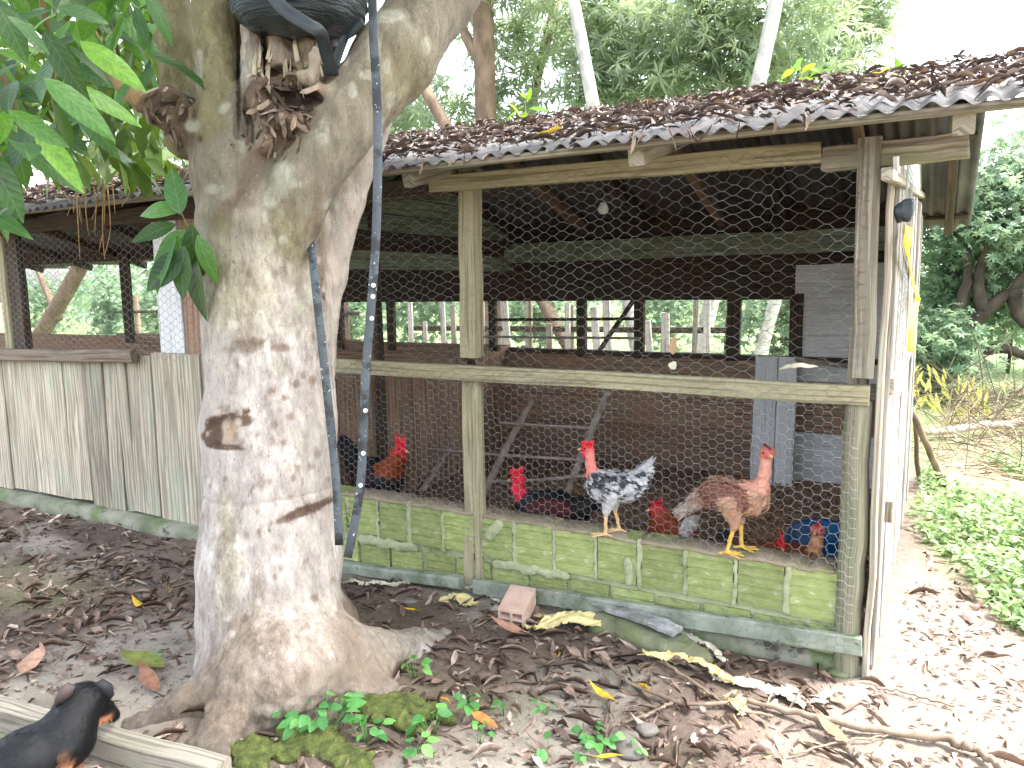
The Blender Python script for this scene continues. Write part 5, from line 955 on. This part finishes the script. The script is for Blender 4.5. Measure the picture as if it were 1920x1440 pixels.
for (x, y, n_, s_, h, lab) in ((775, 1285, 9, .8, .06, 'bushy little seedling beside the pale root tip'), (600, 1385, 26, 1.25, .09, 'largest clump of seedlings growing on the mossy cushion'), (545, 1372, 12, .75, .06, 'feathery small seedling left of the largest clump'), (640, 1345, 8, .9, .05, 'seedling with round leaves between the two moss cushions'), (1022, 1342, 6, .7, .03, 'lone small seedling on the grey soil below the twigs'), (880, 1345, 9, .9, .04, 'seedling right of the yellow green moss cushion'), (812, 1385, 10, 1.1, .06, 'seedling with broad leaves in front of the moss cushion'), (772, 1425, 6, .9, .04, 'blue green seedling at the bottom edge left of centre'), (1118, 1398, 14, .8, .04, 'light green seedling in the middle of the lower litter'), (1030, 1408, 3, 1.0, .03, 'seedling with one round leaf at the bottom edge'), (1085, 1432, 4, .9, .04, 'low seedling at the bottom edge right of centre'), (1185, 1412, 4, .6, .03, 'tiny pale seedling beside a grey stone'), (898, 1400, 5, .8, .04, 'yellowish seedling at the bottom behind a brown leaf'), (283, 1252, 5, .6, .04, 'tiny seedling behind the broad yellowish leaf'), (690, 1400, 14, .8, .05, 'light seedling tuft on the small flat moss patch'), (945, 1345, 3, .7, .03, 'tiny two leaved seedling left of the lone one')):
    p = gpt(x, y); z0 = gz(p[0], p[1]); t = empty('seedling', (p[0], p[1], z0), lab, 'seedling', 'seedlings in front')
    base = np.array([p[0], p[1], z0-.005])
    for k in range(n_):
        a_ = rng.uniform(0, 6.28); r_ = .055*s_*math.sqrt(rng.random())*(1.5 if n_ > 10 else 1); tp = base+[r_*math.cos(a_), r_*math.sin(a_), h*rng.uniform(.5, 1.2)+.02]; tube('stem', [base+[r_*.2*math.cos(a_), r_*.2*math.sin(a_), 0], tp], [.0015, .001], M_SEED, t, 3)
        putleaf(tp, (math.cos(a_), math.sin(a_), rng.normal(-.1, .25)), (rng.normal(0, .3), rng.normal(-.3, .3), 1), s_*rng.uniform(.6, 1.1), 0, t, meshes=[sdm])
M_STONE = pm('stone', [(.3, S(92, 88, 82)), (.7, S(134, 130, 122))], 12, 6, .9, .5, .006, 60)
for (x, y, r_, lab) in ((1180, 1390, .06, 'flat grey stone in the lower middle litter'), (770, 1128, .035, 'small grey stone below the left base board'), (1210, 1370, .035, 'pale stone half buried above the flat grey one'), (1575, 1262, .03, 'mossy green round stone by the corner post')):
    p = gpt(x, y); V, F, _ = organic([ell(p+[rng.normal(0, r_*.3), rng.normal(0, r_*.3), 0], (r_*rng.uniform(.6, 1), r_*rng.uniform(.6, .9), r_*.28)) for k in range(4)], .008, .015); V += .004*vnoise(V, 30, 2)[:, None]; tag(link('stone', mesh('stone', V, F, M_STONE if x != 1575 else M_CONC, True)), lab, 'stone')
# ================================================================ inside the coop
M_PERCH = pm('worn_pole', [(.3, S(132, 118, 108)), (.7, S(176, 162, 150))], 10, 6, .85, .4, .005, 50)
ld = empty('roost_ladder', tuple(at(1000, 930, 2, .03)), 'leaning pole ladder for roosting inside the coop', 'ladder')
for (xa, ya, xb, yb) in ((772, 950, 862, 812), (902, 935, 994, 756), (1040, 985, 1142, 724)):
    A, B_ = at(xa, ya, 1, 4.3), at(xb, yb, 1, 5.1); A = A+(A-B_)*max(0, (A[2]-.03)/max(B_[2]-A[2], .05)); B2 = B_+(B_-A)*.03; tube('pole', spline([A, (A+B2)/2+rng.normal(0, .006, 3), B2], 10), np.linspace(.029, .023, 10), M_PERCH, ld, 8, jit=.001)
for (xa, ya, xb, yb, Y) in ((704, 830, 1112, 864, 4.62), (935, 792, 1112, 803, 4.82), (880, 903, 1122, 890, 4.42)):
    A, B_ = at(xa, ya, 1, Y), at(xb, yb, 1, Y); tube('rung', spline([A, (A+B_)/2+[0, 0, rng.normal(0, .008)], B_], 10), np.linspace(.010, .012, 10), M_PERCH, ld, 8, jit=.001)
M_BLUE = pm('blue_plastic', [(.3, S(22, 66, 110)), (.7, S(34, 92, 146))], 5, 3, .35, .05, spec=.5)
p = at(1540, 1008, 1, 3.95); V, F = lathe([(0, .0), (.10, .0), (.115, .01), (.15, .085), (.165, .09), (.165, .097), (.145, .094), (.11, .02), (0, .014)], 30); o = link('basin', mesh('basin', V, F, M_BLUE, True)); o.location = (p[0], 3.95, max(.03, p[2]-.08)); o.rotation_euler = (.3, 0, 0); tag(o, 'blue plastic basin on the coop floor by the corner post', 'basin')
p = at(1131, 392, 1, 4.1); lb = empty('light_bulb', tuple(p), 'unlit white light bulb hanging under the coop roof', 'light bulb')
V, F = lathe([(0, -.03), (.014, -.028), (.026, -.018), (.03, -.002), (.026, .014), (.016, .03), (.014, .036)], 18); link('glass', mesh('glass', V+p, F, pm('bulb_white', [(.3, (.7, .7, .68)), (.7, (.78, .78, .76))], 5, 2, .3, 0), True), lb)
V, F = lathe([(.016, .034), (.018, .04), (.018, .07), (.008, .08)], 14); link('socket', mesh('socket', V+p, F, M_PLAST, True), lb); tube('cord', [p+[0, 0, .08], p+[.005, 0, .25], p+[0, 0, zroof(p[1])-p[2]-.04]], [.003]*3, M_PLAST, lb, 5)
# things caught on the rail and hung on the side wall
M_TAG = pm('brown_husk', [(.3, S(150, 120, 92)), (.7, S(186, 156, 124))], 14, 5, .85, .4)
def flake(name, x, y, w_, h, mat, lab, cat, yy=Y0-.045, rot=0.):
    p = at(x, y, 1, yy); v_, f2 = leaf(h, w_, .3, .2, 5, .75, .05); R_ = euler(0, rot, 0) @ euler(math.pi/2, 0, 0); o = link(name, mesh(name, v_ @ R_.T, f2, mat, True)); o.location = p; return tag(o, lab, cat)
flake('husk', 1262, 665, .035, .075, M_TAG, 'brown dry husk stuck in the netting above the rail', 'husk'); flake('dry_scrap', 1258, 692, .035, .035, M_SHW, 'pale leaf scrap hanging over the rail below the husk', 'scrap', rot=.5)
p0, p1 = at(1462, 692, 1, Y0-.03), at(1532, 688, 1, Y0-.03); P_ = spline([p0, (p0+p1)/2+[0, -.01, .012], p1], 10); V, F, U = sweep(P_, rect(.03, .016, .004), scl=[.3, .7, 1, .8, 1.1, .9, 1, .8, .6, .2]); V += .004*vnoise(V, 40, 2)[:, None]; tag(link('wood_chip', mesh('wood_chip', V, F, M_SHW, True)), 'pale rotten wood chip lying on the rail near the corner post', 'wood chip')
M_RIB = pm('yellow_ribbon', [(.3, S(206, 176, 50)), (.7, S(228, 204, 84))], 12, 5, .6, .3)
s_ = strap('yellow_ribbon', [at(1704, 425, 0, -.12), at(1703, 470, 0, -.115), at(1712, 530, 0, -.12), at(1719, 560, 0, -.115), at(1712, 600, 0, -.118), at(1707, 660, 0, -.12)], .035, .003, M_RIB); tag(s_, 'yellow plastic ribbon tied down the outer side wall', 'ribbon')
p = at(1692, 395, 0, -.12); V, F, _ = organic([ell(p+rng.normal(0, .012, 3), (.012, .022, .03)) for k in range(6)], .005, .01); V += .006*vnoise(V, 40, 3)[:, None]; tag(link('black_bag', mesh('black_bag', V, F, M_PLAST, True)), 'crumpled black plastic bag hung at the top of the side wall', 'bag')

# ================================================================ animals
def amat(name, rough=.7, sp=None, scale=60, contrast=(.75, 1.15)):
    m, n, p = newmat(name); a = n.nodes.new('ShaderNodeAttribute'); a.attribute_name = 'Col'
    v = coord(n); c = mixc(n, 1., a.outputs['Color'], ramp(n, noise(n, v, scale, 6, .65), [(.3, (contrast[0],)*3), (.7, (contrast[1],)*3)]), 'MULTIPLY')
    n.links.new(c, p.inputs['Base Color']); p.inputs['Roughness'].default_value = rough; p.inputs['Specular IOR Level'].default_value = .35; bump(n, p, noise(n, v, scale*2.2, 5, .6), .4, .004); return m
M_BIRD = amat('plumage_and_skin'); M_FEA = amat('feathers', .6, scale=90); M_DOG = amat('short_fur', .5, scale=220, contrast=(.6, 1.4))
M_EYE = pm('eye', [(.3, (.01, .008, .006)), (.7, (.015, .01, .008))], 5, 2, .1, 0, spec=.6)
RED, PNK, YEL = S(206, 36, 52), S(222, 128, 118), S(214, 176, 92)
def bird(label, foot, yaw, sc, body, wing, tailc, neckc, headc, legc=YEL, neck=((.115, 0, .30), (.135, 0, .39)), headto=(1, 0, -.05), comb=RED, combh=.02, tail=((-.13, 0, .27), (-.23, 0, .33)), tailr=(.05, .02), hackle=None, speck=None, res=.0045, breast=None, wattle=True, nfe=900, name='chicken', slim=1.):
    neck = [np.array(p_) for p_ in neck]; hd = np.array(headto, float); hd /= np.linalg.norm(hd); H = neck[-1]+[0, 0, .012]+hd*.008
    br = breast or body
    pr = [ell((0, 0, .255), (.135, .078*slim, .085*slim), body, euler(0, .12, 0)), ell((.075, 0, .25), (.08, .07*slim, .08*slim), br), cone((-.06, 0, .26), tail[0], .075, tailr[0], body), cone(tail[0], tail[1], tailr[0], tailr[1], tailc, .02),
          ell((-.015, .062, .265), (.105, .024, .055), wing, euler(0, .2, 0), .012), ell((-.015, -.062, .265), (.105, .024, .055), wing, euler(0, .2, 0), .012)]
    base = np.array((.075, 0, .265)); pr.append(cone(base, neck[0], .062, .036, hackle or neckc, .03))
    for i in range(len(neck)-1): pr.append(cone(neck[i], neck[i+1], .034-.008*i, .024, neckc, .015))
    if hackle is not None: pr.append(cone(neck[0]-[.02, 0, .01], neck[-1]-[0, 0, .025], .06, .032, hackle, .02))
    pr += [ell(H, (.032, .023, .026), headc, None, .012), cone(H, H+hd*.03, .02, .012, headc, .01)]
    for s_, dx in ((1, .03), (-1, -.02)):
        y = s_*.048; pr += [cone((0, y, .23), (.02+dx*.3, y, .135), .055, .022, br, .02), cone((.02+dx*.3, y, .135), (.005+dx, y, .02), .0105, .0085, legc, .008), cone((.005+dx, y, .014), (.075+dx, y, .006), .008, .0055, legc, .005), cone((.005+dx, y, .014), (.06+dx, y+.035, .006), .0075, .005, legc, .005), cone((.005+dx, y, .014), (.06+dx, y-.035, .006), .0075, .005, legc, .005), cone((.005+dx, y, .014), (-.03+dx, y, .006), .007, .0045, legc, .005)]
    V, F, C = organic(pr, res, .03, kc=.006); V = V+.0022*vnoise(V, 60, 3)[:, None]; N = vnormals(V, F)
    feat = np.zeros(len(V))
    dist_f = np.min([pdist(p_, V) for p_ in pr[:6]]+([pdist(pr[6], V), pdist(pr[-15 if hackle is None else -15], V)] if hackle is not None else []), 0); feat = dist_f < .012
    feat &= (V[:, 2] > .15)
    if speck is not None:
        sp_ = vnoise(V, 42, 7)+.6*vnoise(V, 95, 8); f_ = smooth(-.05, .3, sp_+speck[1])*feat; C = C*(1-f_)[:, None]+np.array(speck[0])*f_[:, None]
    Rz = euler(0, 0, yaw); foot = np.asarray(foot, float); w2 = lambda P_: (np.asarray(P_)*sc) @ Rz.T+foot
    t = empty(name, tuple(foot), label, 'chicken'); link('body', mesh('body', w2(V), F, M_BIRD, True, np.clip(C, 0, 1)), t)
    # feathers over the body
    I = np.flatnonzero(feat); I = rng.choice(I, min(nfe, len(I))); fv, ff = leaf(.034, .017, .25, .12, 2, .6); n_ = len(I); D = np.tile([-1., 0, -.22], (n_, 1))+rng.normal(0, .2, (n_, 3)); Nn = N[I]; D -= (D*Nn).sum(1)[:, None]*Nn; D /= np.linalg.norm(D, axis=1)[:, None]+1e-9; D = D+Nn*.16; D /= np.linalg.norm(D, axis=1)[:, None]
    Xx = np.cross(D, Nn); Xx /= np.linalg.norm(Xx, axis=1)[:, None]+1e-9; R_ = np.stack([Xx, D, np.cross(Xx, D)], 2); V2, F2 = scatter(fv, ff, R_, V[I], rng.uniform(.7, 1.35, n_)); cc = np.repeat(C[I]*rng.uniform(.75, 1.25, (n_, 1)), len(fv), 0)
    link('feathers', mesh('feathers', w2(V2), F2, M_FEA, True, np.clip(cc, 0, 1)), t)
    # tail feathers
    a_, b_ = np.array(tail[0]), np.array(tail[1]); td = (b_-a_)/np.linalg.norm(b_-a_); tv_, tf_ = leaf(.15, .03, .3, .1, 4, .7); Vs = []; Fs = []
    for k in range(9):
        d_ = td+np.array([0, (k-4)*.07, rng.normal(0, .1)]); M_ = np.array(orient(d_, np.array([0, .9 if k % 2 else -.9, .5]))); Vs.append(tv_*rng.uniform(.75, 1.1) @ M_.T+a_+td*.01); Fs.append(tf_+k*len(tv_))
    link('tail_feathers', mesh('tail_feathers', w2(np.vstack(Vs)), np.vstack(Fs), M_FEA, True, np.repeat(np.clip(np.array([tailc]*9)*rng.uniform(.7, 1.2, (9, 1)), 0, 1), len(tv_), 0)), t)
    # head details
    sd = np.cross([0, 0, 1.], hd); sd /= np.linalg.norm(sd); up = np.cross(hd, sd)
    bk = H+hd*.034; V3, F3, _ = organic([cone(bk, bk+hd*.022-up*.004, .0085, .002)], .0022, .005); link('beak', mesh('beak', w2(V3), F3, pm('beak_horn', [(.3, S(190, 160, 110)), (.7, S(214, 190, 140))], 30, 3, .5, 0), True), t)
    for s_ in (1, -1):
        V3, F3 = lathe([(0, -.005), (.004, -.003), (.005, 0), (.004, .003), (0, .005)], 10); link('eye', mesh('eye', w2(V3+H+hd*.012+sd*s_*.0215+up*.006), F3, M_EYE, True), t)
    m_red = pm('comb_red', [(.3, tuple(.8*c_ for c_ in comb)), (.7, comb)], 40, 4, .5, .3, .003, 90)
    V3, F3, _ = organic([ell(H+hd*(.028-.014*k)+up*(.026+combh*.4), (.008, .005, combh*(.7+.3*math.sin(k*2))), (1, 1, 1), None, .006) for k in range(5)], .003, .006); link('comb', mesh('comb', w2(V3), F3, m_red, True), t)
    if wattle:
        V3, F3, _ = organic([ell(H+hd*.022-up*.03+sd*s_*.008, (.010, .006, .018)) for s_ in (1, -1)], .003, .005); link('wattle', mesh('wattle', w2(V3), F3, m_red, True), t)
    return t
WHT, BLK, GRY = S(188, 188, 191), S(28, 28, 32), S(150, 150, 154)
TOPZ = .394
def onwall(x, y, Y): p = at(x, y, 1, Y); return np.array([p[0], Y, TOPZ])
# the two on the wall
bird('black and white speckled naked necked chicken standing on the brick wall', onwall(1152, 1015, Y0+.06), math.pi+.12, .86, WHT, WHT, WHT, PNK, RED, S(222, 184, 130), neck=((.112, 0, .30), (.125, 0, .36), (.13, 0, .43)), headto=(1, .1, -.05), combh=.016, tail=((-.12, 0, .29), (-.16, 0, .36)), tailr=(.055, .03), speck=(S(58, 58, 64), .02), breast=S(196, 194, 196), nfe=1100)
bird('tan brown naked necked hen standing on the wall right of the speckled one', onwall(1372, 1052, Y0+.06), .1, .93, S(140, 102, 84), S(116, 72, 58), S(164, 150, 140), S(206, 146, 126), S(196, 106, 90), S(216, 178, 84), neck=((.115, 0, .30), (.13, 0, .37), (.135, 0, .445)), headto=(.5, -.9, -.1), comb=S(120, 44, 40), combh=.008, tail=((-.13, 0, .235), (-.22, 0, .16)), tailr=(.045, .02), breast=S(176, 136, 110), wattle=False, nfe=1100, slim=.86)
def floorbird(x, y, Y, zmod):         # floor position and size from where the head shows
    p = at(x, y, 1, Y); return p, (p[2]-.03)/zmod
def placeb(x, y, Y, hx, hz, yaw): p, s_ = floorbird(x, y, Y, hz); d = euler(0, 0, yaw) @ np.array([hx, 0, 0])*s_; return np.array([p[0]-d[0], Y-d[1], .03]), s_
f_, s_ = placeb(962, 903, 3.5, .17, .37, math.pi+.1); bird('black naked necked rooster with a long bright red neck behind the wall', f_, math.pi+.1, s_, BLK, S(80, 28, 30), BLK, S(216, 40, 66), RED, neck=((.115, 0, .29), (.15, 0, .335), (.135, 0, .38)), headto=(1, .1, -.25), combh=.02, nfe=800)
f_, s_ = placeb(752, 858, 3.6, .19, .40, -.15); s_ *= 1.08; bird('black rooster with orange hackles and red comb at the left of the coop', f_, -.15, s_, BLK, S(44, 20, 22), BLK, S(150, 60, 24), RED, neck=((.12, 0, .31), (.15, 0, .36), (.165, 0, .40)), headto=(1, .0, -.1), combh=.034, hackle=S(132, 58, 24), tail=((-.13, 0, .3), (-.25, 0, .42)), nfe=900)
f_, s_ = placeb(1233, 952, 3.42, .15, .40, -1.75); bird('reddish brown chicken with white wing patch peering over the wall', f_, -1.75, s_, S(140, 66, 44), S(214, 210, 206), S(150, 90, 66), S(150, 70, 48), S(196, 54, 62), neck=((.11, 0, .29), (.13, 0, .34), (.14, 0, .385)), headto=(.7, -.6, -.1), combh=.012, hackle=S(146, 68, 46), nfe=700)
f_, s_ = placeb(1466, 1026, 3.40, .16, .37, -.5); bird('grey speckled hen with a tall red comb low behind the wall', f_, -.5, s_, S(170, 170, 170), S(160, 160, 162), S(60, 60, 62), S(150, 150, 150), RED, neck=((.115, 0, .28), (.14, 0, .33), (.15, 0, .37)), headto=(.8, -.6, -.2), combh=.03, hackle=S(150, 150, 150), speck=(S(40, 42, 46), .1), nfe=800)
f_, s_ = placeb(1543, 1000, 3.45, .15, .40, .15); bird('tawny naked necked hen in front of the blue basin', f_, .15, s_, S(120, 66, 44), S(104, 54, 36), S(90, 50, 36), S(206, 146, 104), S(206, 110, 100), neck=((.112, 0, .29), (.125, 0, .35), (.13, 0, .405)), headto=(-.3, -.9, -.1), combh=.006, wattle=False, nfe=700)

# ---------------------------------------------------------------- dog
DB, DT = S(10, 11, 14), S(176, 124, 92)
dp = gpt(128, 1492); dog = empty('dog', (dp[0], dp[1], 0), 'small black and tan dog with head turned away at lower left', 'dog')
t0 = float((dp-EYE) @ CF)
def dq(x, y, dt=0.): return PT(x, y, t0+dt)
pr = [cone(dq(118, 1390, .03), dq(55, 1424, -.03), .08, .09, DB), cone(dq(55, 1428, -.03), dq(-60, 1475, -.10), .09, .085, DB), ell(dq(-90, 1490, -.11), (.105, .095, .105), DB),
      cone(dq(122, 1382, .03), dq(142, 1332, .07), .082, .066, DB), ell(dq(158, 1314, .09), (.062, .06, .056), DB, None, .02), cone(dq(168, 1312, .10), dq(196, 1330, .16), .044, .03, DB, .015), cone(dq(196, 1330, .16), dq(212, 1341, .21), .03, .022, DB, .01),
      ell(dq(190, 1345, .145), (.032, .034, .016), S(150, 100, 66), None, .01), ell(dq(166, 1344, .08), (.03, .03, .03), DB, None, .01), ell(dq(140, 1352, .04), (.05, .06, .06), DB, None, .02),
      cone(dq(128, 1385, .0), dq(128, 1405, -.02), .05, .03, DB), cone(dq(124, 1410, -.03), dq(126, 1470, -.02), .0155, .014, DT, .006), cone(dq(128, 1470, -.02), dq(130, 1490, -.03), .018, .022, DT, .01), cone(dq(130, 1489, -.02), dq(140, 1495, -.0), .02, .017, DT, .01),
      cone(dq(145, 1390, .09), dq(144, 1415, .08), .04, .026, DB), cone(dq(146, 1412, .07), dq(145, 1470, .09), .016, .015, DT, .006), cone(dq(140, 1470, .09), dq(143, 1484, .09), .018, .02, DT, .01),
      cone(dq(-95, 1500, -.08), dq(-70, 1560, -.1), .06, .035, DB), cone(dq(-70, 1555, -.1), dq(-80, 1610, -.1), .03, .022, DT), cone(dq(-110, 1500, -.14), dq(-100, 1560, -.2), .06, .035, DB), cone(dq(-100, 1555, -.2), dq(-110, 1620, -.2), .03, .022, DT)]
V, F, C = organic(pr, .0075, .03, kc=.01); V += .002*vnoise(V, 25, 2)[:, None]
link('body', mesh('body', V, F, M_DOG, True, C), dog)
rd = np.random.default_rng(3); N = vnormals(V, F); I = rd.integers(0, len(V), 9000); fv, ff = leaf(.018, .0022, .1, .1, 2); n_ = len(I); Nn = N[I]; ax_ = dq(-60, 1475, -.1)-dq(140, 1335, .06); ax_ /= np.linalg.norm(ax_); D = np.tile(ax_+[0, 0, -.35], (n_, 1))+rd.normal(0, .25, (n_, 3)); D -= (D*Nn).sum(1)[:, None]*Nn; D /= np.linalg.norm(D, axis=1)[:, None]+1e-9; D = D+Nn*.22; D /= np.linalg.norm(D, axis=1)[:, None]; Xx = np.cross(D, Nn); Xx /= np.linalg.norm(Xx, axis=1)[:, None]+1e-9
V2, F2 = scatter(fv, ff, np.stack([Xx, D, np.cross(Xx, D)], 2), V[I], rd.uniform(.6, 1.3, n_)); tag(link('coat', mesh('coat', V2, F2, M_DOG, True, np.repeat(np.clip(C[I]*rd.uniform(.5, 1.9, (n_, 1)), 0, 1), len(fv), 0)), dog), kind='stuff')
def ear(pts, col):      # thin folded flap
    P_ = np.array([dq(*p_) for p_ in pts]); n_ = len(P_); c_ = P_.mean(0); V = np.vstack([P_, P_+CF*.008, [c_-CF*.012], [c_+CF*.02]]); F = []
    for i in range(n_): j = (i+1) % n_; F += [(i, j, 2*n_), (n_+j, n_+i, 2*n_+1), (j, i, n_+i), (j, n_+i, n_+j)]
    link('ear', mesh('ear', V, F, M_DOG, True, np.tile(col, (len(V), 1))), dog)
ear([(140, 1288, .03), (124, 1281, .02), (112, 1290, .01), (102, 1312, .01), (103, 1326, .015), (118, 1316, .02), (132, 1306, .03)], S(78, 66, 62)); ear([(172, 1284, .09), (190, 1274, .1), (208, 1284, .11), (212, 1304, .12), (204, 1316, .12), (192, 1304, .11)], S(34, 34, 40))
V, F = lathe([(0, -.012), (.009, -.006), (.011, 0), (.008, .007), (0, .01)], 12); link('nose', mesh('nose', V+dq(217, 1341, .235), F, M_EYE, True), dog)
